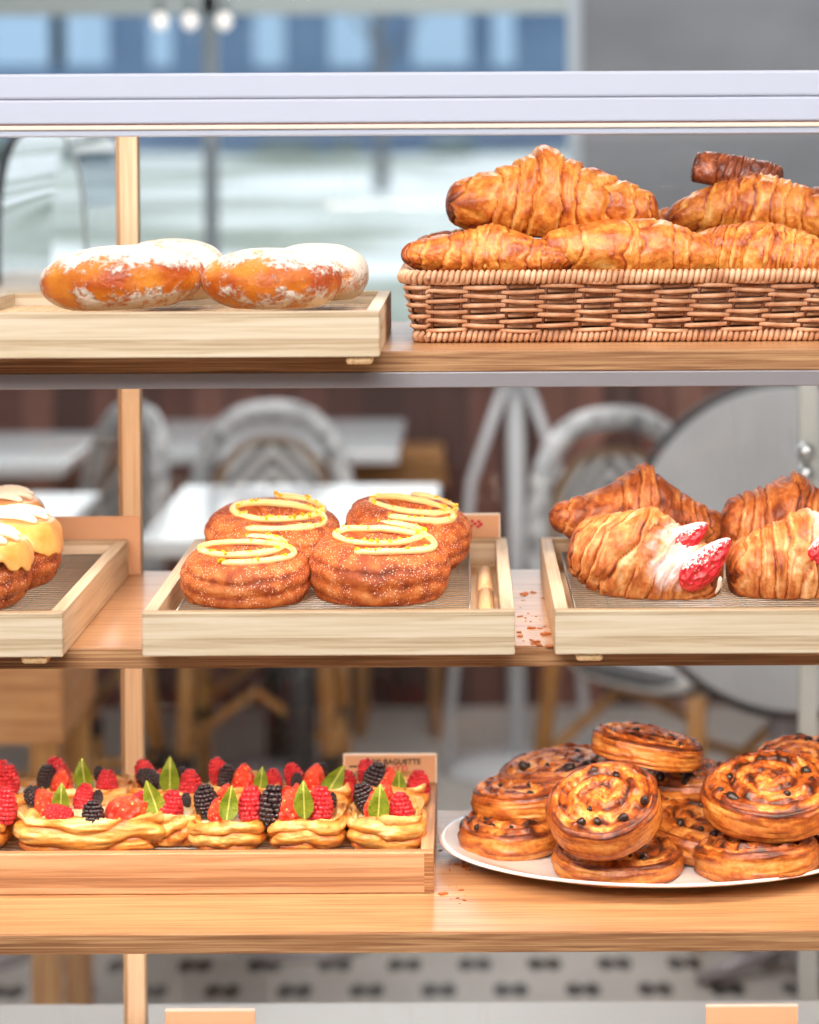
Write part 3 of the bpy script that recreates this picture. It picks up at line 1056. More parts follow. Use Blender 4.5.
for px, py, Y, L, Rp, roll, yaw, tilt, op, lab in CR:
    op = dict(op)
    mat = M['croissant_dark'] if op.pop('dark', 0) else M['croissant']
    me = cro_mesh('croissant', pm(L, Y), pm(Rp, Y), mat=mat, **op)
    food('croissant', me, lab, 'croissant', at(px, py, Y), rr(tilt, -roll, yaw), 'croissants in the wicker basket')

# ---- sugared doughnuts
for px, py, Y, W, H, D, full, seed, roll, lab in (
        (124, 279, 0.03, 164, 67, 150, 0, 21, 3, 'sugared doughnut with golden bare patch, front left of tray'),
        (272, 280, 0.03, 142, 64, 140, 0, 22, 0, 'sugared doughnut with two white spots, front right of tray'),
        (172, 271, 0.15, 112, 66, 120, 1, 23, 0, 'fully sugared doughnut behind the front left one'),
        (318, 273, 0.14, 102, 60, 120, 1, 24, -2, 'fully sugared doughnut behind the front right one')):
    me = dough_mesh('sugared_doughnut', pm(W / 2, Y), pm(D / 2, Y), pm(H, Y), seed, full)
    food('sugared_doughnut', me, lab, 'doughnut', at(px, py, Y), rr(0, -roll, 0), 'sugared doughnuts')

# ---- lemon-iced doughnuts
def drizzle(parent, R, H, seed, mat, name='icing_drizzle', zest=True, loops=None, tr=0.052, lift=0.0, hole=0.2):
    rng = np.random.RandomState(seed)
    if loops is None:      # one piped line that coils from the front to the back
        q = np.linspace(-0.08, 1.52, 120) * 2 * PI
        f = np.linspace(0, 1, 120)
        wv = 1 + 0.10 * np.sin(q * 0.7 + seed)
        P = np.stack([R * 0.74 * wv * np.sin(q) * (1 - 0.15 * f), R * (-0.26 + 0.62 * f - 0.44 * np.cos(q)), 0 * q], -1)
    else:
        pts = []
        for li, (cx, cy, ax, ay) in enumerate(loops):
            t = np.linspace(0.5 * PI, 2.5 * PI, 46)
            if li % 2:
                t = t[::-1] + PI
            for q in t[:-1]:
                pts.append((R * (cx + ax * math.cos(q) * (1 + 0.05 * math.sin(3 * q + seed))), R * (cy + ay * math.sin(q)), 0))
        P = np.array(pts)
    k = np.ones(5) / 5
    for a in (0, 1):
        e = np.concatenate([P[:2, a][:1].repeat(2), P[:, a], P[-1:, a].repeat(2)])
        P[:, a] = np.convolve(e, k, 'valid')
    rho = np.hypot(P[:, 0], P[:, 1]) / R
    P[:, 2] = top_z(rho * R, R, H, hole) + R * tr * 0.25 + lift + 0.0012 * fbm(stack3(P[:, 0] * 90, P[:, 1] * 90, 0 * rho), seed, 2)
    rad = R * tr * (1 + 0.5 * fbm(stack3(np.arange(len(P)) * 0.15, 0 * rho, 0 * rho + seed), seed + 1, 2))
    e = np.arange(len(P))
    rad = rad * np.clip(np.minimum(e + 0.6, len(P) - e - 0.4) / 3.0, 0.15, 1) ** 0.5
    mb = MB()
    mb.tube(P, rad, 10)
    ic = mb.obj(name, mat, parent, smooth=True)
    if zest:
        z = MB()
        for i in range(64):
            p = P[rng.randint(len(P))] + rng.uniform(-1, 1, 3) * np.array((R * tr * .7, R * tr * .7, 0))
            p[2] += R * tr * 0.72
            s = R * (0.018 + 0.03 * rng.rand())
            s *= 0.75
            z.box(p[0] - s, p[0] + s, p[1] - s * .6, p[1] + s * .6, p[2] - s * .6, p[2] + s * .6, rot=tuple(rng.rand(3) * 3))
        tag(z.obj('lemon_zest', M['zest'], ic, smooth=False), kind='stuff')
    return ic


for px, py, Y, W, H, seed, tilt, roll, lab in (
        (246, 577, 0.075, 130, 55, 31, 8, 0, 'lemon-iced doughnut at the front left of the middle tray'),
        (379, 569, 0.085, 140, 64, 32, 9, -2, 'lemon-iced doughnut at the front right of the middle tray'),
        (274, 537, 0.205, 138, 50, 33, 12, -3, 'lemon-iced doughnut at the back left of the middle tray'),
        (408, 533, 0.215, 126, 54, 34, 9, -9, 'lemon-iced doughnut at the back right of the middle tray')):
    R0, H0 = pm(W / 2, Y), pm(H, Y)
    t = thing('iced_doughnut', lab, 'doughnut', at(px, py, Y), rr(tilt, -roll, 0), 'lemon-iced doughnuts')
    put('doughnut_body', rest(cronut_mesh('doughnut_body', R0, H0, seed, M['cronut']), t.location, rr(tilt, -roll, 0), ZRM + 0.0004), None, t)
    drizzle(t, R0, H0, seed, M['icing'])

# ---- glazed pastries at the left edge
def glaze_cap(R, H, seed):
    nu, nv = 40, 140
    t = np.linspace(0, 1, nu)[:, None]
    th = np.linspace(0, 2 * PI, nv, endpoint=False)[None, :]
    drip = 0.55 + 0.9 * fbm(stack3(np.cos(th) * 2.6, np.sin(th) * 2.6, 0 * th), seed, 3)
    drip = np.clip(drip, 0.08, 1.1)
    k = np.clip((t - 0.62) / 0.38, 0, 1)
    rho = R * (np.clip(t / 0.62, 0, 1) * 0.88 + 0.17 * np.sin(k * PI / 2) ** 0.8 + 0 * th)
    z = H / 2 * (1.10 - 0.07 * np.clip(t / 0.62, 0, 1) ** 3) + 0 * th - k ** 1.2 * H * 0.62 * drip
    z = z + 0.05 * H * fbm(stack3(rho * np.cos(th) * 60, rho * np.sin(th) * 60, 0 * th), seed + 2, 2)
    me = mesh('glaze', stack3(rho * np.cos(th), rho * np.sin(th), z).reshape(-1, 3), gfaces(nu, nv), M['glaze'])
    return me


for px, py, Y, W, H, seed, lab in (
        (-40, 573, 0.055, 140, 66, 41, 'caramel-glazed pastry nearest the front at the left edge'),
        (-6, 553, 0.15, 132, 66, 42, 'caramel-glazed pastry with white stripes, second from front at left edge'),
        (-16, 530, 0.255, 118, 60, 43, 'caramel-glazed pastry at the back of the left-edge tray')):
    R0, H0 = pm(W / 2, Y), pm(H, Y)
    t = thing('glazed_pastry', lab, 'pastry', at(px, py, Y), rr(2, 0, 0), 'caramel-glazed pastries')
    put('pastry_body', cronut_mesh('pastry_body', R0, H0, seed, M['cronut'], hole=0.1), None, t)
    g = put('caramel_glaze', glaze_cap(R0, H0, seed), None, t)
    sd = g.modifiers.new('solid', 'SOLIDIFY')
    sd.thickness = 0.003
    sd.offset = 1
    drizzle(t, R0, H0, seed, M['white_icing'], 'white_stripes', False, ((0, 0.42, 0.72, 0.09), (0, 0.16, 0.84, 0.09), (0, -0.12, 0.88, 0.09), (0, -0.42, 0.75, 0.09)), 0.034, 0.0072, 0.1)

# ---- strawberry croissants
LC = [
    (641, 523, 0.235, 190, 40, -6, 10, 4, dict(bands=4, peak=0.55, peak_u=-0.02, tip=0.24, hh=0.13, seed=51, taper=1.25, bake0=.06), 'tall strawberry croissant with raised flap at back left of tray', []),
    (645, 565, 0.095, 158, 50, -14, -16, 8, dict(bands=4, peak=0.22, peak_u=-0.1, tip=0.40, hh=0.10, seed=52, twist=1.5, taper=2.0, bake0=-.06, dust=(.42, .42)), 'strawberry croissant with two sugared strawberry pieces, front left of tray', [(683, 541, 0.074, 62, -34), (706, 563, 0.054, 70, -44)]),
    (790, 532, 0.235, 142, 46, -8, 0, 6, dict(bands=4, peak=0.38, peak_u=-0.05, tip=0.45, hh=0.13, seed=53, bake0=.06), 'strawberry croissant with flaky crest at back right of tray', []),
    (801, 569, 0.095, 150, 51, 4, 6, 10, dict(bands=4, peak=0.22, peak_u=0.1, tip=0.45, hh=0.10, seed=54, twist=1.4, taper=2.1, bake0=-.05, dust=(.35, .4)), 'strawberry croissant at the front right, cut off by the right edge', [(828, 545, 0.06, 50, -40)]),
]
for px, py, Y, L, Rp, roll, yaw, tilt, op, lab, sb in LC:
    t = thing('strawberry_croissant', lab, 'croissant', at(px, py, Y), (0, 0, 0), 'strawberry croissants')
    me = cro_mesh('croissant_body', pm(L, Y), pm(Rp, Y), mat=M['laminated'], **op)
    rest(me, t.location, rr(tilt, -roll, yaw), ZRM + 0.0004)
    put('croissant_body', me, None, t, None, rr(tilt, -roll, yaw))
    for i, (bx, by, bY, bl, ba) in enumerate(sb):
        s = put('strawberry_slice', straw_mesh('strawberry_slice', M['strawberry_sugar'], 60 + i, False), None, t)
        l = pm(bl, bY)
        c = at(bx, by, bY) - t.location
        q = Euler((R_(-8), R_(90 + ba), 0)).to_matrix()
        s.rotation_euler = q.to_euler()
        s.scale = (l * 0.66, l * 0.42, l)
        s.location = c - q @ Vector((0, 0, l / 2))
        s['label'] = 'sugar-dusted red strawberry piece'
    if len(sb) > 1:
        put('cream_filling', blob_mesh('cream_filling', 0.024, 0.014, 0.0065, 3, M['white_icing']), None, t, at(709, 588, 0.072) - t.location, rr(0, -38, 0))

# ---- raisin swirls on the plate
SW = [  # px, py, Y, radius px, thick px, tilt, roll, seed, label
    (510, 834, 0.165, 53, 27, 2, 2, 'raisin swirl flat on the plate at its left end'),
    (524, 798, 0.175, 55, 27, 0, 5, 'raisin swirl lying on the leftmost one'),
    (560, 773, 0.265, 60, 22, 2, 7, 'raisin swirl at the back left under the topmost one'),
    (606, 810, 0.105, 58, 34, 26, 11, 'raisin swirl leaning toward the front with its coil showing'),
    (618, 858, 0.105, 66, 23, 3, 0, 'raisin swirl flat on the plate at the front middle'),
    (755, 856, 0.115, 63, 30, -5, 5, 'plain-sided raisin swirl flat on the plate at the front right'),
    (700, 831, 0.195, 68, 26, 6, -6, 'raisin swirl tilted down to the right behind the front pair'),
    (647, 748, 0.235, 57, 25, -4, -10, 'topmost raisin swirl balanced at the peak of the pile'),
    (690, 789, 0.265, 48, 32, 3, 3, 'raisin swirl under the right side of the topmost one'),
    (772, 795, 0.145, 68, 34, 15, 5, 'large raisin swirl with raisins along its near edge, upper right'),
    (803, 770, 0.222, 54, 26, 12, 4, 'raisin swirl behind the large upper right one'),
    (796, 831, 0.225, 62, 26, 0, 0, 'raisin swirl in shade beneath the large upper right one'),
    (840, 846, 0.165, 50, 28, 0, 0, 'raisin swirl on the plate cut off at the right edge'),
]
ZPL = ZB + 0.0073
rais = [raisin_mesh('raisin', 70 + i) for i in range(4)]
rng = np.random.RandomState(5)
for i, (px, py, Y, Rp, T, tilt, roll, lab) in enumerate(SW):
    R0, H0 = pm(Rp, Y), pm(T, Y)
    pos = at(px, py, Y)
    if i in (0, 4, 5, 12):
        pos = on(px, py, ZPL + H0 / 2 + 0.0008)
    if i in (1,):
        pos = on(px, py, ZPL + H0 * 1.55)
    t = thing('raisin_swirl', lab, 'pastry', pos, rr(tilt, -roll, 0), 'raisin swirls on the plate')
    sme = swirl_mesh('swirl_body', R0, H0, 80 + i, turns=3.0 + 0.3 * (i % 3))
    sme.transform(Matrix.Rotation(R_(67 * i), 4, 'Z'))
    rest(sme, t.location, rr(tilt, -roll, 0), ZPL)
    b = put('swirl_body', sme, None, t)
    n = 9 if i in (9, 10) else (7 if i in (2, 1, 3) else 5)
    for k in range(n):
        a = -PI / 2 + rng.uniform(-1.7, 1.7) if k < n - 1 else rng.uniform(0, PI)
        rho = R0 * rng.uniform(0.35, 0.86)
        if i == 9 and k < 3:
            a, rho = PI * (1.10 + 0.06 * k), R0 * 0.82
        if i == 7 and k == 0:
            a, rho = -1.7, R0 * 0.5
        s = 0.0028 + 0.0046 * rng.rand() ** 1.6
        o = put('raisin', rais[k % 4], None, t, (rho * math.cos(a), rho * math.sin(a), H0 * (0.55 + 0.08 * rng.rand())), (rng.rand(), rng.rand(), rng.rand() * 6), s)

# ---- berry danishes
BM = {
    'raspberry': [drupe_mesh('raspberry', M['raspberry'], 0.86, s, 0.35) for s in (1, 2)],
    'blackberry': [drupe_mesh('blackberry', M['blackberry'], 0.74, s, 0.12) for s in (3, 4)],
    'strawberry_piece': [straw_mesh('strawberry_piece', M['strawberry'], s) for s in (5, 6)],
    'leaf': [leaf_mesh('leaf', s) for s in (7, 8)],
}
# px centre, base py, Y centre, width px, depth m, height px, label, berries (kind, px, py, size px, roll, dY)
r_, b_, s_, l_ = 'raspberry', 'blackberry', 'strawberry_piece', 'leaf'
DN = [
    (-30, 846, 0.168, 84, 0.066, 33, 'berry danish at the front cut off by the left edge', [(r_, 4, 806, 34, 5, -.018), (r_, -14, 800, 30, 5, 0), (l_, -26, 800, 34, 5, -.02)]),
    (92, 848, 0.165, 152, 0.068, 34, 'wide berry danish at the front left with a blackberry in its middle', [
        (b_, 35, 798, 26, -40, .012), (s_, 47, 806, 40, -35, .004), (l_, 61, 800, 36, 4, -.004), (r_, 58, 815, 28, -70, -.022), (r_, 84, 797, 26, 10, .012), (b_, 93, 816, 30, 0, -.024),
        (b_, 98, 797, 14, 0, .008), (s_, 127, 813, 50, 62, -.012), (r_, 138, 804, 26, 25, 0)]),
    (178, 842, 0.180, 54, 0.062, 30, 'narrow berry danish between the wide one and the post', [(l_, 153, 800, 42, -18, -.026), (r_, 171, 807, 32, 8, -.018), (b_, 186, 800, 14, 0, .012)]),
    (229, 846, 0.168, 80, 0.066, 28, 'berry danish in the front row, third from its right end', [(b_, 206, 801, 32, -10, -.004), (s_, 217, 812, 28, -5, -.018), (s_, 224, 797, 28, 15, .014), (l_, 229, 804, 38, 8, -.024), (r_, 252, 805, 36, -4, -.010)]),
    (308, 847, 0.166, 78, 0.066, 30, 'berry danish in the front row, second from its right end', [(b_, 273, 806, 40, 4, -.012), (s_, 290, 807, 42, -8, -.016), (s_, 297, 795, 24, 0, .014), (l_, 304, 800, 40, 0, -.024), (r_, 320, 804, 34, 3, -.012), (b_, 331, 800, 16, 0, .004)]),
    (386, 847, 0.166, 80, 0.066, 31, 'berry danish at the right end of the front row', [(b_, 365, 798, 30, -22, -.006), (s_, 373, 806, 30, -5, -.014), (s_, 386, 792, 22, 10, .012), (l_, 379, 804, 42, 4, -.026), (r_, 401, 809, 32, -4, -.014)]),
    (2, 806, 0.262, 76, 0.060, 26, 'berry danish at the back cut off by the left edge', [(r_, 8, 780, 30, 0, -.020), (r_, 1, 773, 26, 0, 0), (l_, -8, 780, 30, 0, -.02)]),
    (86, 808, 0.262, 92, 0.062, 28, 'berry danish in the back row behind the wide one', [(r_, 57, 772, 30, -20, .004), (b_, 47, 778, 26, 0, -.008), (s_, 61, 783, 30, 0, -.022), (l_, 84, 776, 38, -4, -.016), (r_, 107, 784, 28, 0, -.016), (b_, 99, 773, 14, 0, .010)]),
    (166, 810, 0.262, 74, 0.060, 28, 'berry danish in the back row directly right of the post', [(r_, 145, 773, 27, -20, .004), (b_, 149, 779, 26, -60, -.010), (s_, 160, 779, 20, 0, .0), (l_, 170, 776, 40, 2, -.022), (r_, 190, 785, 30, 0, -.018), (b_, 182, 774, 14, 0, .010)]),
    (245, 810, 0.262, 72, 0.060, 28, 'berry danish in the back row, third from its right end', [(r_, 219, 772, 28, -20, .004), (b_, 227, 777, 24, 5, -.012), (s_, 243, 781, 36, 0, -.018), (l_, 261, 780, 28, 6, -.022), (r_, 273, 781, 24, 0, -.004)]),
    (316, 810, 0.262, 70, 0.060, 28, 'berry danish in the back row, second from its right end', [(r_, 294, 776, 26, -20, .002), (b_, 297, 781, 16, 0, -.014), (s_, 314, 780, 34, 12, -.012), (l_, 334, 782, 40, 32, -.022), (r_, 345, 787, 32, 8, -.006), (b_, 323, 770, 14, 0, .014)]),
    (391, 812, 0.258, 74, 0.060, 31, 'berry danish at the right end of the back row beneath the card', [(r_, 368, 773, 28, -15, .004), (b_, 375, 779, 32, 18, -.012), (s_, 388, 785, 36, 10, -.016), (l_, 399, 785, 30, 0, -.024), (r_, 418, 787, 32, 3, -.012)]),
]
cnt = 0
for i, (px, pyb, Y, W, D, H, lab, bers) in enumerate(DN):
    Yf = Y - D / 2
    c = at(px, pyb, Yf)
    base = Vector((at(px, pyb - 10, Y).x, Y, ZRB + 0.0004))
    t = thing('berry_danish', lab, 'danish pastry', base, (0, 0, 0), 'berry danishes')
    w, h = pm(W, Y), pm(H, Y) * 1.16
    put('pastry_base', puff_mesh('pastry_base', w, D, h, 100 + i, 2.2 if i != 1 else 1.7), None, t, None, rr(0, 0, (-3, 2, 4, -2, 1, 3)[i % 6]))
    put('custard_cream', blob_mesh('custard_cream', w * 0.74, D * 0.72, h * 0.26, 120 + i, M['cream']), None, t, (0, 0, h * 0.58))
    for kind, bx, by, sz, roll, dY in bers:
        bY = Y + dY
        s = pm(sz, bY)
        q = Euler((R_(-6 if kind == l_ else 4), R_(-roll if False else roll), R_((cnt * 53) % 360 if kind in (r_, b_) else (cnt * 17) % 14 - 7))).to_matrix()
        q = Euler((R_(-6), R_(roll), 0)).to_matrix() @ Matrix.Rotation(R_((cnt * 53) % 360) if kind in (r_, b_) else R_((cnt * 17) % 24 - 12), 3, 'Z')
        o = put(kind, BM[kind][cnt % 2], None, t, None, q.to_euler(), s)
        o.location = at(bx, by, bY) - base - q @ Vector((0, 0, s / 2))
        cnt += 1

# ---- crumbs and flakes on the middle shelf
mb = MB()
rng = np.random.RandomState(9)
for i in range(70):
    if i < 34:
        p = on(rng.uniform(518, 548), rng.uniform(588, 646), ZM)
    elif i < 44:
        p = on(rng.uniform(505, 552), rng.uniform(640, 648), ZM)
    else:
        p = on(rng.uniform(440, 470), rng.uniform(848, 905), ZB)
    s = 0.0004 + 0.0022 * rng.rand() ** 3
    mb.box(p.x - s * 1.6, p.x + s * 1.6, p.y - s, p.y + s, p.z + 0.0002, p.z + 0.0002 + s * .5, rot=(0, 0, rng.rand() * 3))
tag(mb.obj('crumbs', M['crumb']), 'loose pastry crumbs and flakes scattered on the shelves', 'crumbs', None, 'stuff')
# ================================================================== room
YW = 4.16                      # inner face of the far wall


def struct(o, label=None, cat=None):
    o['kind'] = 'structure'
    if label:
        o['label'] = label
    if cat:
        o['category'] = cat
    return o


def floor_mat():
    m, nt, bs = nmat('mosaic_floor')
    tc = coords(nt)
    n = noise(nt, tc, 3.0, 4)
    base = ramp(nt, n, [(0.3, (182, 178, 172)), (0.7, (204, 200, 194))])
    sx = nd(nt, 'ShaderNodeSeparateXYZ', {'Vector': tc})
    pa, pb, pc = on(545, 964, 0), on(511, 990, 0), on(615, 964, 0)
    PX, PY = pc.x - pa.x, 2 * (pa.y - pb.y)          # repeat of the paired dots
    X = mth(nt, 'ADD', mth(nt, 'DIVIDE', mth(nt, 'SUBTRACT', sx.outputs['X'], pb.x), PX), 100.5)
    Y = mth(nt, 'ADD', mth(nt, 'DIVIDE', mth(nt, 'SUBTRACT', sx.outputs['Y'], pb.y), PY), 100.5)

    def pair(ox, oy):
        fx = mth(nt, 'SUBTRACT', mth(nt, 'FRACT', mth(nt, 'ADD', X, ox)), 0.5)
        fy = mth(nt, 'SUBTRACT', mth(nt, 'FRACT', mth(nt, 'ADD', Y, oy)), 0.5)
        ax = mth(nt, 'SUBTRACT', mth(nt, 'ABSOLUTE', mth(nt, 'MULTIPLY', fx, PX)), 0.0145)
        ay = mth(nt, 'MULTIPLY', mth(nt, 'MULTIPLY', fy, PY), 0.42)
        d = mth(nt, 'SQRT', mth(nt, 'ADD', mth(nt, 'MULTIPLY', ax, ax), mth(nt, 'MULTIPLY', ay, ay)))
        return mth(nt, 'LESS_THAN', d, 0.0150)
    k = mth(nt, 'MAXIMUM', pair(0, 0), pair(0.5, 0.5))
    k = mth(nt, 'MULTIPLY', k, mth(nt, 'LESS_THAN', sx.outputs['Y'], 2.46))
    nt.links.new(mixc(nt, k, base, col((52, 52, 54))), bs.inputs['Base Color'])
    bs.inputs['Roughness'].default_value = 0.35
    return m


struct(MB().box(-3.2, 3.2, -3.6, YW, -0.06, 0.0).obj('floor', floor_mat()))


def wall_mat(name, c1, c2, sc=1.5, rough=0.8):
    m, nt, bs = nmat(name)
    n = noise(nt, coords(nt, (1, 1, 2)), sc, 5)
    nt.links.new(ramp(nt, n, [(0.3, c1), (0.7, c2)]), bs.inputs['Base Color'])
    bs.inputs['Roughness'].default_value = rough
    return m


concrete = wall_mat('grey_concrete', (120, 124, 130), (148, 152, 158))
frame_grey = plain('window_frame_grey', (128, 140, 148), 0.45)


def plank_mat():
    m, nt, bs = nmat('brown_planks')
    tc = coords(nt)
    sx = nd(nt, 'ShaderNodeSeparateXYZ', {'Vector': tc})
    a = mth(nt, 'DIVIDE', sx.outputs['X'], 0.085)
    wn = nd(nt, 'ShaderNodeTexWhiteNoise', {'W': mth(nt, 'FLOOR', a)}, noise_dimensions='1D').outputs['Value']
    n = noise(nt, coords(nt, (30, 30, 2)), 1.0, 4)
    f = mth(nt, 'ADD', mth(nt, 'MULTIPLY', wn, 0.6), mth(nt, 'MULTIPLY', n, 0.4))
    gap = mth(nt, 'LESS_THAN', mth(nt, 'FRACT', a), 0.07)
    c = ramp(nt, f, [(0.2, (70, 42, 38)), (0.5, (104, 62, 54)), (0.8, (136, 92, 80))])
    nt.links.new(mixc(nt, gap, c, col((40, 24, 22))), bs.inputs['Base Color'])
    bs.inputs['Roughness'].default_value = 0.5
    return m


XWR = at(583, 100, YW).x          # right end of the windows
ZS = at(409, 352, YW).z           # sill
ZTT = at(409, 12, YW).z
# far wall: brown boarded dado below the windows, grey wall right of them
struct(MB().box(-3.2, 3.2, YW, YW + 0.12, 0, ZS).obj('wall_back', plank_mat()))
struct(MB().box(XWR, 3.2, YW, YW + 0.12, ZS, 2.9).obj('wall_right', concrete))
struct(MB().box(-3.2, XWR, YW, YW + 0.12, 2.55, 2.9).obj('wall_top', concrete))
struct(MB().box(-3.3, 3.3, -3.7, YW + 0.12, 2.9, 3.0).obj('ceiling', wall_mat('ceiling_paint', (200, 202, 204), (214, 216, 218))))
side_paint = wall_mat('pale_wall_paint', (196, 192, 188), (208, 205, 202))
struct(MB().box(-3.32, -3.2, -3.7, YW + 0.12, 0, 2.9).obj('wall_left', side_paint))
struct(MB().box(3.2, 3.32, -3.7, YW + 0.12, 0, 2.9).obj('wall_side', side_paint))
struct(MB().box(-3.2, 3.2, -3.72, -3.6, 0, 2.9).obj('wall_front', side_paint))
sl = struct(MB().box(-3.2, XWR, YW - 0.05, YW + 0.06, ZS - 0.02, ZS + 0.012).obj('trim_1', plain('sill_grey', (196, 204, 208), 0.4)))
# window: outer frame, transom, mullions, panes
win = thing('window_1', None, None, (0, YW + 0.04, 0))
win['kind'] = 'structure'
MB().box(XWR - 0.035, XWR, 0, 0.05, ZS, 2.55).obj('window_frame', plain('window_frame_light', (186, 198, 208), 0.4), win)
MB().box(-3.2, XWR - 0.035, 0, 0.05, ZTT, ZTT + 0.05).obj('transom', plain('transom_grey', (176, 188, 188), 0.5), win)
MB().box(at(201, 100, YW).x, at(215, 100, YW).x, 0, 0.05, ZS, 2.55).obj('mullion', frame_grey, win)
MB().box(at(-190, 100, YW).x, at(-176, 100, YW).x, 0, 0.05, ZS, 2.55).obj('mullion', frame_grey, win)
MB().box(-3.2, XWR - 0.03, 0.022, 0.026, ZS, 2.55).obj('window_glass', M['glass'], win)

# ---- outdoors
def snow_ground():
    m, nt, bs = nmat('snowy_lawn')
    v = coords(nt, (0.12, 0.30, 1))
    n = noise(nt, v, 1.0, 5, 0.6, 0.4)
    nt.links.new(ramp(nt, n, [(0.38, (124, 132, 118)), (0.47, (164, 170, 158)), (0.54, (214, 218, 214)), (0.70, (244, 245, 243))]), bs.inputs['Base Color'])
    bs.inputs['Roughness'].default_value = 0.9
    return m


def gz(Y):
    return -0.35 + 1.95 * min(max((Y - 4.5) / 47.5, 0), 1)


gm = MB()
ys = [YW + 0.3] + list(np.linspace(5, 60, 40))
gm.add([(x, y, gz(y) + (0.0 if abs(x) > 50 else 0.10 * math.sin(y * .7 + x * .3))) for y in ys for x in np.linspace(-60, 60, 41)], [tuple(reversed(f)) for f in gfaces(len(ys), 41, False)])
struct(gm.obj('ground', snow_ground(), smooth=True))
bl = thing('far_building', 'blue-grey building far outside the window beyond the snowy lawn', 'building', (0, 54, 1.45))
MB().box(-40, 10, 0, 6, 0, 5.2).obj('building_wall', wall_mat('blue_facade', (66, 90, 122), (98, 124, 152), 0.25), bl)
MB().box(-40.2, 10.2, -0.2, 6.2, 5.2, 5.5).obj('building_roof', plain('roof_blue', (70, 92, 120), 0.7), bl)
pw = plain('pale_window', (150, 178, 204), 0.3)
for px, w in ((12, 1.7), (56, .9), (86, .4), (150, .5), (262, .7), (345, .9), (440, 1.3), (505, .5)):
    c = at(px, 40, 52)
    MB().box(c.x - w / 2, c.x + w / 2, -0.06, 0.02, c.z - 1.45 - 0.5, c.z - 1.45 + 0.9).obj('building_window', pw, bl)
tk = plain('bark_grey', (96, 100, 104), 0.9)
hedge_m = wall_mat('dark_hedge', (70, 84, 84), (110, 124, 120), 2.0)
for i, (px, Y, r, hh) in enumerate(((92, 48, .5, .7), (285, 50, .7, .5), (345, 49, .35, .5), (452, 47, .5, .6), (-10, 48, .5, .7))):
    c = at(px, 150, Y)
    V, F = ICO2
    n = fbm(V * 2.5, 200 + i, 3)[:, None]
    me = mesh('round_bush', V * np.array((r, r, hh / 2)) * (1 + .5 * n) + np.array((0, 0, hh / 2)), F, hedge_m)
    o = put('round_bush', me, None, None, (c.x, Y, gz(Y) - 0.12))
    tag(o, ('dark bush outside, left of the case post', 'wide low dark bush outside above the front doughnut', 'dark bush outside right of the wide low one', 'dark bush outside behind the tallest croissant', 'dark bush outside at the left edge')[i], 'bush', 'bushes on the lawn outside')
c = at(381, 160, 36)
tr = thing('bare_tree', 'bare grey tree trunk outside the window, above the gap between doughnuts and croissants', 'tree', (c.x, 36, gz(36) - 0.1))
MB().tube([(0, 0, 0), (0.02, 0, 1.2), (-0.03, 0, 2.6), (0.05, 0, 4.2)], [0.12, 0.09, 0.075, 0.05], 12).obj('trunk', tk, tr, smooth=True)
for a, z0, l in ((0.4, 2.0, 1.3), (2.6, 2.3, 1.2), (4.3, 2.8, 1.0), (5.6, 3.1, 1.1), (1.5, 3.4, 0.9)):
    MB().tube([(0, 0, z0), (l * .4 * math.cos(a), l * .4 * math.sin(a), z0 + l * .4), (l * .7 * math.cos(a), l * .7 * math.sin(a), z0 + l)], [0.045, 0.03, 0.012], 8).obj('branch', tk, tr, smooth=True)

# hanging bulbs by the window
bulb_m = plain('lit_bulb', (255, 250, 244), 0.3, emit=(255, 250, 242), es=0.5)
cord_m = plain('bulb_cord', (90, 100, 110), 0.6)
for px, py, lab in ((160, 22, 'leftmost of three small lit bulbs hanging by the window'), (190, 22, 'middle one of three small lit bulbs hanging by the window'), (224, 22, 'lit bulb hanging in front of the window mullion')):
    c = at(px, py, YW - 0.25)
    t = thing('hanging_bulb', lab, 'light bulb', c, group='small hanging bulbs')
    MB().lathe([(0, -0.019), (0.010, -0.016), (0.017, -0.006), (0.018, 0.003), (0.013, 0.014), (0.008, 0.021)], 16).obj('bulb', bulb_m, t, smooth=True)
    MB().lathe([(0.008, 0.020), (0.009, 0.024), (0.009, 0.045), (0, 0.047)], 12).obj('socket', cord_m, t, smooth=True)
    MB().tube([(0, 0, 0.045), (0, 0, 2.9 - c.z)], 0.0025, 6).obj('cord', cord_m, t, smooth=True)

# ---- arched glass case at the far left
ag = at(0, 300, 1.5)
zc = at(20, 286, 1.5).z
t = thing('arched_glass_case', 'arched glass display case on a white counter at the far left', 'display case', (at(20, 280, 1.5).x, 1.5, 0))
cw = at(86, 250, 1.5).x - t.location.x
cl = at(-4, 250, 1.5).x - t.location.x
ctp = at(46, 132, 1.5).z


def arch(y, n=40, hw=None):
    P = []
    for q in np.linspace(0, PI, n):
        k = math.sin(q) ** 0.62
        x = (cl + cw) / 2 - (cw - cl) / 2 * np.sign(math.cos(q)) * abs(math.cos(q)) ** 0.8
        P.append((x, y, zc + (ctp + 0.01 - zc) * k))
    return P


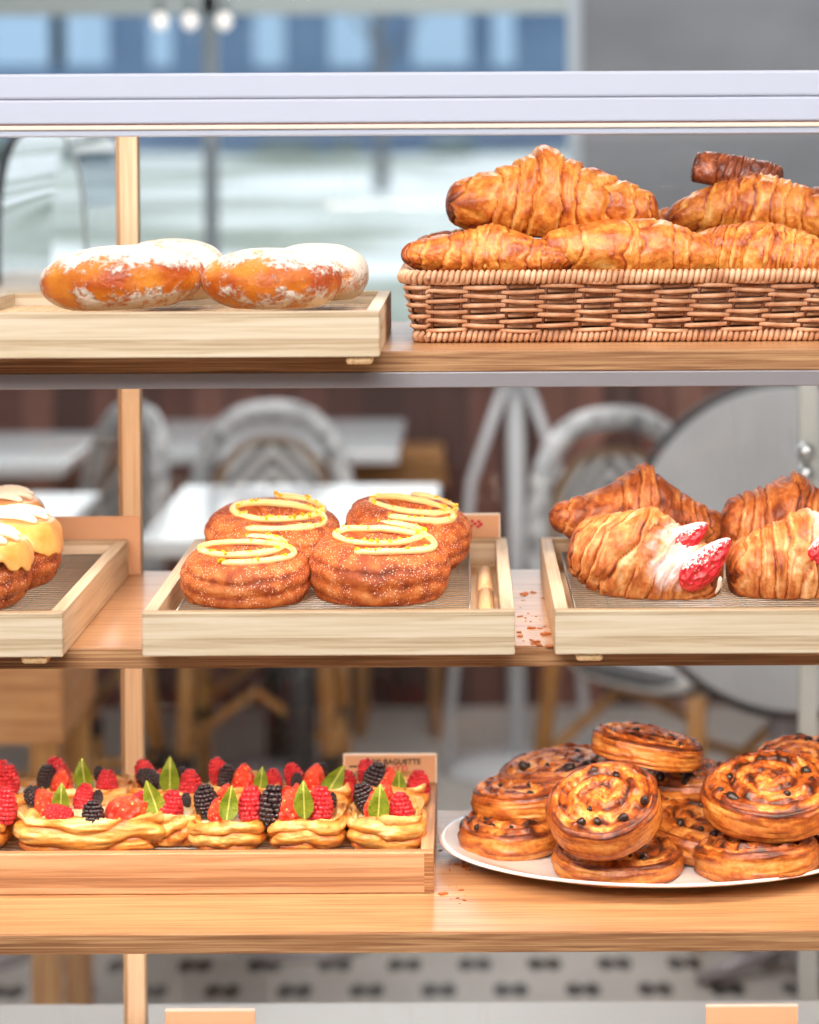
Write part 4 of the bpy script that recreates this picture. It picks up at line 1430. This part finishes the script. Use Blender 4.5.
zlo = at(20, 372, 1.5).z
xlg = at(129, 450, 1.5).x - t.location.x
MB().box(-0.30, xlg + 0.02, -0.03, 0.46, zlo, zc - 0.028).obj('counter_body', M['white_deck'], t)
MB().box(-0.31, at(47, 290, 1.5).x - t.location.x, -0.045, 0.47, zc - 0.028, zc).obj('counter_top', plain('cream_counter', (238, 222, 202), 0.4), t, bevel=0.004)
for lx in (-0.28, xlg):
    for ly in (-0.01, 0.44):
        if lx > 0:
            lx = at(129, 450, 1.5 + ly).x - t.location.x
        MB().box(lx - 0.011, lx + 0.011, ly - 0.011, ly + 0.011, 0, zlo).obj('leg', M['strip_metal'], t)
gm = MB()
A0, A1 = arch(0.0), arch(0.45)
V = np.array(A0 + A1)
n = len(A0)
gm.add(V, [(i, i + 1, n + i + 1, n + i) for i in range(n - 1)])
g = gm.obj('curved_glass', M['glass'], t, smooth=True)
MB().tube(A0[:21], 0.0065, 8).obj('black_gasket', plain('gasket', (58, 66, 74), 0.5), t, smooth=True)
MB().tube(A0[20:], 0.003, 8).obj('glass_edge', plain('glass_edge', (168, 178, 180), 0.3), t, smooth=True)

# ---- furniture
white_top = plain('white_tabletop', (226, 230, 234), 0.18, coat=0.5)
rattan_leg = wood('rattan_leg', 2, (214, 164, 100), (184, 128, 70), (120, 72, 36), rough=0.45)
binding = plain('dark_binding', (44, 34, 30), 0.6)


def weave_mat():
    m, nt, bs = nmat('woven_chevron')
    tc = coords(nt)
    sx = nd(nt, 'ShaderNodeSeparateXYZ', {'Vector': tc})
    a = mth(nt, 'ADD', sx.outputs['Z'], mth(nt, 'ABSOLUTE', sx.outputs['X']))
    f = mth(nt, 'FRACT', mth(nt, 'DIVIDE', a, 0.042))
    k = mth(nt, 'GREATER_THAN', f, 0.5)
    n = noise(nt, tc, 60, 3)
    nt.links.new(mixc(nt, k, ramp(nt, n, [(0.3, (214, 214, 214)), (0.7, (240, 240, 240))]), ramp(nt, n, [(0.3, (84, 86, 90)), (0.7, (110, 112, 116))])), bs.inputs['Base Color'])
    bs.inputs['Roughness'].default_value = 0.5
    bump(nt, bs, mth(nt, 'ABSOLUTE', mth(nt, 'SUBTRACT', f, 0.5)), 0.4, 0.004)
    return m


def band_mat():
    m, nt, bs = nmat('woven_band')
    n = noise(nt, coords(nt), 40, 3)
    nt.links.new(ramp(nt, n, [(0.35, (120, 122, 126)), (0.55, (204, 206, 208))]), bs.inputs['Base Color'])
    bs.inputs['Roughness'].default_value = 0.5
    return m


WV, BND = weave_mat(), band_mat()


def bistro_chair(label, x, y, rz, H=0.86, W=0.40):
    """rattan bistro chair: arched woven back, round-cornered woven seat, cane legs and stretchers. Faces -Y at rz=0 turned away: back towards +Y"""
    t = thing('bistro_chair', label, 'chair', (x + math.sin(rz) * 0.24, y - math.cos(rz) * 0.24, 0), (0, 0, rz), 'woven bistro chairs')
    hw = W / 2
    zs = 0.45
    yb = 0.20
    arc = []
    for q in np.linspace(0, PI, 36):
        k = math.sin(q)
        arc.append((-hw * np.sign(math.cos(q)) * abs(math.cos(q)) ** 0.75, yb + 0.05 * k, zs + 0.08 + (H - zs - 0.08) * k ** 0.7))
    A = np.array(arc)
    MB().tube(A, 0.022, 10).obj('back_frame', BND, t, smooth=True)
    inner = A * np.array((0.80, 1, 1)) - np.array((0, 0.002, 0))
    inner[:, 2] = zs + 0.08 + (A[:, 2] - zs - 0.08) * 0.80
    cen = inner.copy()
    cen[:, 2] = zs + 0.09
    V = np.concatenate([inner, cen, inner + (0, 0.012, 0), cen + (0, 0.012, 0)])
    n = len(inner)
    F = [(i, i + 1, n + i + 1, n + i) for i in range(n - 1)] + [(2 * n + i, 3 * n + i, 3 * n + i + 1, 2 * n + i + 1) for i in range(n - 1)]
    F += [(i, 2 * n + i, 2 * n + i + 1, i + 1) for i in range(n - 1)] + [(n + i, n + i + 1, 3 * n + i + 1, 3 * n + i) for i in range(n - 1)]
    MB().add(V, F).obj('woven_back', WV, t)
    MB().tube(inner + (0, .006, 0), 0.009, 8).obj('inner_cane', plain('aged_cane', (150, 124, 96), 0.5), t, smooth=True)
    st = MB()
    ns = 40
    prof = []
    for zz, k in ((zs - 0.03, 0.94), (zs - 0.015, 1.0), (zs, 1.0), (zs + 0.012, 0.95), (zs + 0.008, 0.0)):
        for q in np.linspace(0, 2 * PI, ns, endpoint=False):
            c_, s_2 = math.cos(q), math.sin(q)
            p = 3.2
            rr_ = (abs(c_) ** p + abs(s_2) ** p) ** (-1 / p)
            prof.append((c_ * rr_ * hw * k, s_2 * rr_ * 0.21 * k, zz))
    st.add(prof, gfaces(5, ns))
    st.obj('seat', WV, t, smooth=True)
    for sx_ in (-1, 1):
        MB().tube([(sx_ * (hw - 0.03), -0.17, zs - 0.02), (sx_ * (hw - 0.01), -0.19, 0.0)], 0.016, 10).obj('leg', rattan_leg, t, smooth=True)
        MB().tube([(sx_ * (hw - 0.005), yb, zs + 0.10), (sx_ * (hw - 0.02), yb - 0.01, zs - 0.02), (sx_ * (hw - 0.01), yb + 0.05, 0.0)], 0.016, 10).obj('leg', rattan_leg, t, smooth=True)
        s = MB().tube([(sx_ * (hw - 0.02), -0.18, 0.22), (sx_ * (hw - 0.015), yb + 0.025, 0.22)], 0.011, 8).obj('stretcher', rattan_leg, t, smooth=True)
        for yy in (-0.178, yb + 0.018):
            MB().tube([(sx_ * (hw - 0.018), yy, 0.20), (sx_ * (hw - 0.016), yy, 0.24)], 0.021, 10).obj('cane_binding', binding, s, smooth=True)
    MB().tube([(-hw + 0.02, -0.18, 0.26), (0, -0.18, 0.36), (hw - 0.02, -0.18, 0.26)], 0.010, 8).obj('front_brace', rattan_leg, t, smooth=True)
    MB().tube([(-hw + 0.02, yb + .01, 0.26), (0, yb + .01, 0.36), (hw - 0.02, yb + .01, 0.26)], 0.010, 8).obj('rear_brace', rattan_leg, t, smooth=True)
    return t


dark_iron = plain('dark_iron', (52, 50, 52), 0.5)


def cafe_table(label, x0, x1, y0, y1, z=0.75):
    t = thing('cafe_table', label, 'table', ((x0 + x1) / 2, (y0 + y1) / 2, 0), group='square white cafe tables')
    w, d = x1 - x0, y1 - y0
    MB().box(-w / 2, w / 2, -d / 2, d / 2, z - 0.028, z).obj('tabletop', white_top, t, bevel=0.006)
    MB().tube([(0, 0, 0.012), (0, 0, z - 0.028)], 0.026, 16).obj('column', dark_iron, t, smooth=True)
    m = MB()
    m.lathe([(0, 0.03), (0.04, 0.028), (0.13, 0.014), (0.14, 0.0), (0, 0)], 28)
    m.obj('base', M['strip_metal'], t, smooth=True)
    return t


T1y0, T1y1 = 2.02, 2.70
cafe_table('white cafe table behind the middle tray of lemon-iced doughnuts', at(160, 520, 2.36).x, at(441, 486, T1y1).x, T1y0, T1y1)
cafe_table('white cafe table behind the glazed pastries at the left edge', at(-150, 500, 2.4).x, at(102, 490, 2.6).x, 2.0, 2.6)
cafe_table('white cafe table behind the chair with its woven back facing us', at(140, 440, 3.4).x, at(402, 440, 3.5).x, 3.22, 3.86)
cafe_table('white cafe table at the far left beside the brown boarded wall', at(-160, 450, 3.4).x, at(92, 450, 3.4).x, 3.02, 3.62)
bistro_chair('woven bistro chair with chevron back facing us behind the white table', at(272, 450, 3.12).x, 3.12, 0.0, H=at(272, 411, 3.12).z, W=0.315)
bistro_chair('dark woven bistro chair seen side-on just right of the case post', at(132, 450, 2.9).x, 2.9, R_(-58), H=at(132, 412, 2.9).z, W=0.34)
bistro_chair('woven bistro chair turned sideways beside the big round tabletop', at(612, 470, 2.75).x, 2.75, R_(40), H=at(620, 418, 2.75).z, W=0.44)
# stool with brown wicker top
st = thing('wicker_stool', 'brown wicker-topped stool beside the white table against the boarded wall', 'stool', (at(398, 470, 3.95).x, 3.95, 0))
zst = at(398, 448, 3.95).z
for i in range(3):
    MB().box(-0.11, 0.11, -0.12, 0.12, zst - 0.028 * (i + 1) + 0.004, zst - 0.028 * i, rot=(0, 0, 0.05 * i)).obj('wicker_layer', (wood('brown_wicker', 0, (190, 140, 84), (150, 104, 60), (92, 60, 36), rough=0.7)), st, bevel=0.006)
for sx_ in (-.09, .09):
    for sy in (-.1, .1):
        MB().tube([(sx_, sy, 0), (sx_ * .9, sy * .9, zst - 0.08)], 0.014, 8).obj('leg', rattan_leg, st, smooth=True)

# white stand: column and splayed struts (folded table base)
Ys = 3.55
ws = thing('white_trestle', 'white metal stand with a column and two splayed struts near the boarded wall', 'stand', (at(516, 450, Ys).x, Ys, 0))
zt_ = at(516, 362, Ys).z
MB().tube([(0, 0, 0.02), (0, 0, zt_)], 0.019, 14).obj('column', M['white_metal'], ws, smooth=True)
for k in (-1, 1):
    MB().tube([(k * 0.012, -0.02, zt_ - 0.01), (k * 0.10, -0.04, zt_ - 0.26), (k * 0.16, -0.06, 0.02)], 0.011, 10).obj('strut', M['white_metal'], ws, smooth=True)
MB().lathe([(0, 0.03), (0.05, 0.028), (0.17, 0.012), (0.175, 0), (0, 0)], 28).obj('base', M['white_metal'], ws, smooth=True)
MB().box(-0.09, 0.09, -0.06, 0.06, zt_, zt_ + 0.02).obj('top_bracket', M['white_metal'], ws, bevel=0.004)

# round tip-up table, top standing upright
Yt = 2.08
cc = at(792, 548, Yt)
rt = thing('round_table', 'round grey-topped table with its top tipped upright at the right', 'table', (cc.x, Yt, 0))
rad = pm(163, Yt)
mb = MB()
mb.lathe([(0, -0.011), (rad - 0.004, -0.011), (rad, -0.007), (rad, 0.007), (rad - 0.004, 0.011), (0, 0.011)], 72)
grey_top = wall_mat('grey_tabletop', (172, 174, 178), (198, 200, 204), 3.0, 0.45)
o = mb.obj('tabletop', grey_top, rt, (0, 0, cc.z), (R_(84), 0, R_(-14)), smooth=False)
mb = MB()
th_ = np.linspace(0, 2 * PI, 72, endpoint=False)
mb.tube([(rad * math.cos(a), rad * math.sin(a), -0.006) for a in th_], 0.015, 8, True)
mb.obj('edge_band', plain('dark_edge', (40, 38, 40), 0.5), o, smooth=True)
MB().tube([(0.0, 0.10, 0.02), (0.0, 0.10, cc.z)], 0.026, 14).obj('column', M['strip_metal'], rt, smooth=True)
MB().box(-0.06, 0.06, 0.02, 0.13, cc.z - 0.06, cc.z + 0.02).obj('tilt_bracket', M['black'], rt, bevel=0.004)
for a in range(4):
    q = a * PI / 2 + 0.5
    MB().tube([(0, 0.10, 0.035), (0.17 * math.cos(q), 0.10 + 0.17 * math.sin(q), 0.012)], [0.018, 0.011], 10).obj('foot', M['strip_metal'], rt, smooth=True)

# chrome rail post at the right edge
Yc = 1.0
cp = thing('chrome_pole', 'pale metal pole with two chrome balls at the right edge', 'pole', (at(807, 460, Yc).x, Yc, 0))
MB().box(-0.010, 0.012, -0.008, 0.008, 0, at(805, 366, Yc).z).obj('pole', plain('pale_metal', (206, 208, 204), 0.35), cp, bevel=0.002)
for py in (450, 472):
    zz = at(805, py, Yc).z
    m = MB()
    V, F = ICO2
    m.add(V * 0.011 + np.array((-0.004, -0.016, zz)), F)
    m.obj('chrome_ball', M['chrome'], cp, smooth=True)
MB().lathe([(0, 0.012), (0.06, 0.010), (0.065, 0), (0, 0)], 24).obj('base', M['chrome'], cp, smooth=True)

# wooden bench at the left, behind the danish tray
Yn = 1.62
bn = thing('wooden_bench', 'low tan wooden bench box behind the danishes at the left edge', 'bench', (at(62, 700, Yn).x, Yn, 0))
zb0, zb1 = at(30, 745, Yn).z, at(30, 640, Yn).z
MB().box(-0.30, 0, 0, 0.32, zb0, zb1).obj('seat_box', wood('bench_wood', 0, (222, 166, 112), (200, 138, 86), (160, 100, 58), rough=0.5), bn, bevel=0.004)
for sx_ in (-.27, -.03):
    for sy in (.03, .31):
        MB().box(sx_ - .02, sx_ + .02, sy - .02, sy + .02, 0, zb0).obj('leg', rattan_leg, bn, bevel=0.003)

# dark bag/coat-coloured low crate pile is left to shade; terracotta planter by the boarded wall
# ================================================================== light
w = bpy.data.worlds.new('daylight')
SC.world = w
w.use_nodes = True
wn = w.node_tree
bg = wn.nodes['Background']
tc = wn.nodes.new('ShaderNodeTexCoord')
sx = nd(wn, 'ShaderNodeSeparateXYZ', {'Vector': tc.outputs['Generated']})
c = ramp(wn, mth(wn, 'ADD', mth(wn, 'MULTIPLY', sx.outputs['Z'], 0.5), 0.5), [(0.45, (214, 218, 218)), (0.54, (236, 240, 240)), (0.9, (206, 218, 232))])
wn.links.new(c, bg.inputs['Color'])
bg.inputs['Strength'].default_value = 1.9


def area(name, loc, target, sx_, sy_, power, color):
    l = bpy.data.lights.new(name, 'AREA')
    l.shape = 'RECTANGLE'
    l.size, l.size_y = sx_, sy_
    l.energy = power
    l.color = color
    o = bpy.data.objects.new(name, l)
    COL.objects.link(o)
    o.location = loc
    o.rotation_euler = (Vector(target) - Vector(loc)).to_track_quat('-Z', 'Y').to_euler()
    return o


area('ceiling_lamp', (-0.5, -2.35, 2.6), (0, 0.05, 1.05), 1.8, 0.9, 74, (1.0, 0.975, 0.95))
area('ceiling_lamp', (1.0, -0.9, 2.85), (0.1, 0.1, 1.0), 0.6, 0.6, 20, (1.0, 0.95, 0.9))
area('ceiling_lamp', (0.2, 2.6, 2.85), (0.2, 2.6, 0), 1.6, 1.2, 36, (1.0, 0.97, 0.95))
# LED strips under the shelves' front edges
area('led_strip', (0, 0.035, ZT - 0.032), (0, 0.24, ZM), 1.15, 0.012, 1.7, (1.0, 0.86, 0.70))
area('led_strip', (0, 0.030, ZM - 0.022), (0, 0.18, ZB), 1.15, 0.012, 2.0, (1.0, 0.85, 0.69))
area('led_strip', (0, 0.030, ZB - 0.022), (0, 0.30, 0.535), 1.15, 0.012, 1.9, (1.0, 0.95, 0.88))
area('led_strip', (0, 0.034, 1.392), (0, 0.15, ZT), 1.15, 0.012, 0.9, (1.0, 0.96, 0.90))

SC.view_settings.view_transform = 'Standard'
SC.view_settings.look = 'None'
SC.view_settings.exposure = 0.3
SC.view_settings.gamma = 1.0
SC.view_settings.use_curve_mapping = False
SC.render.film_transparent = False
SC.cycles.max_bounces = 8
SC.cycles.transparent_max_bounces = 16
SC.cycles.caustics_reflective = False
SC.cycles.caustics_refractive = False
SC.cycles.sample_clamp_indirect = 6.0
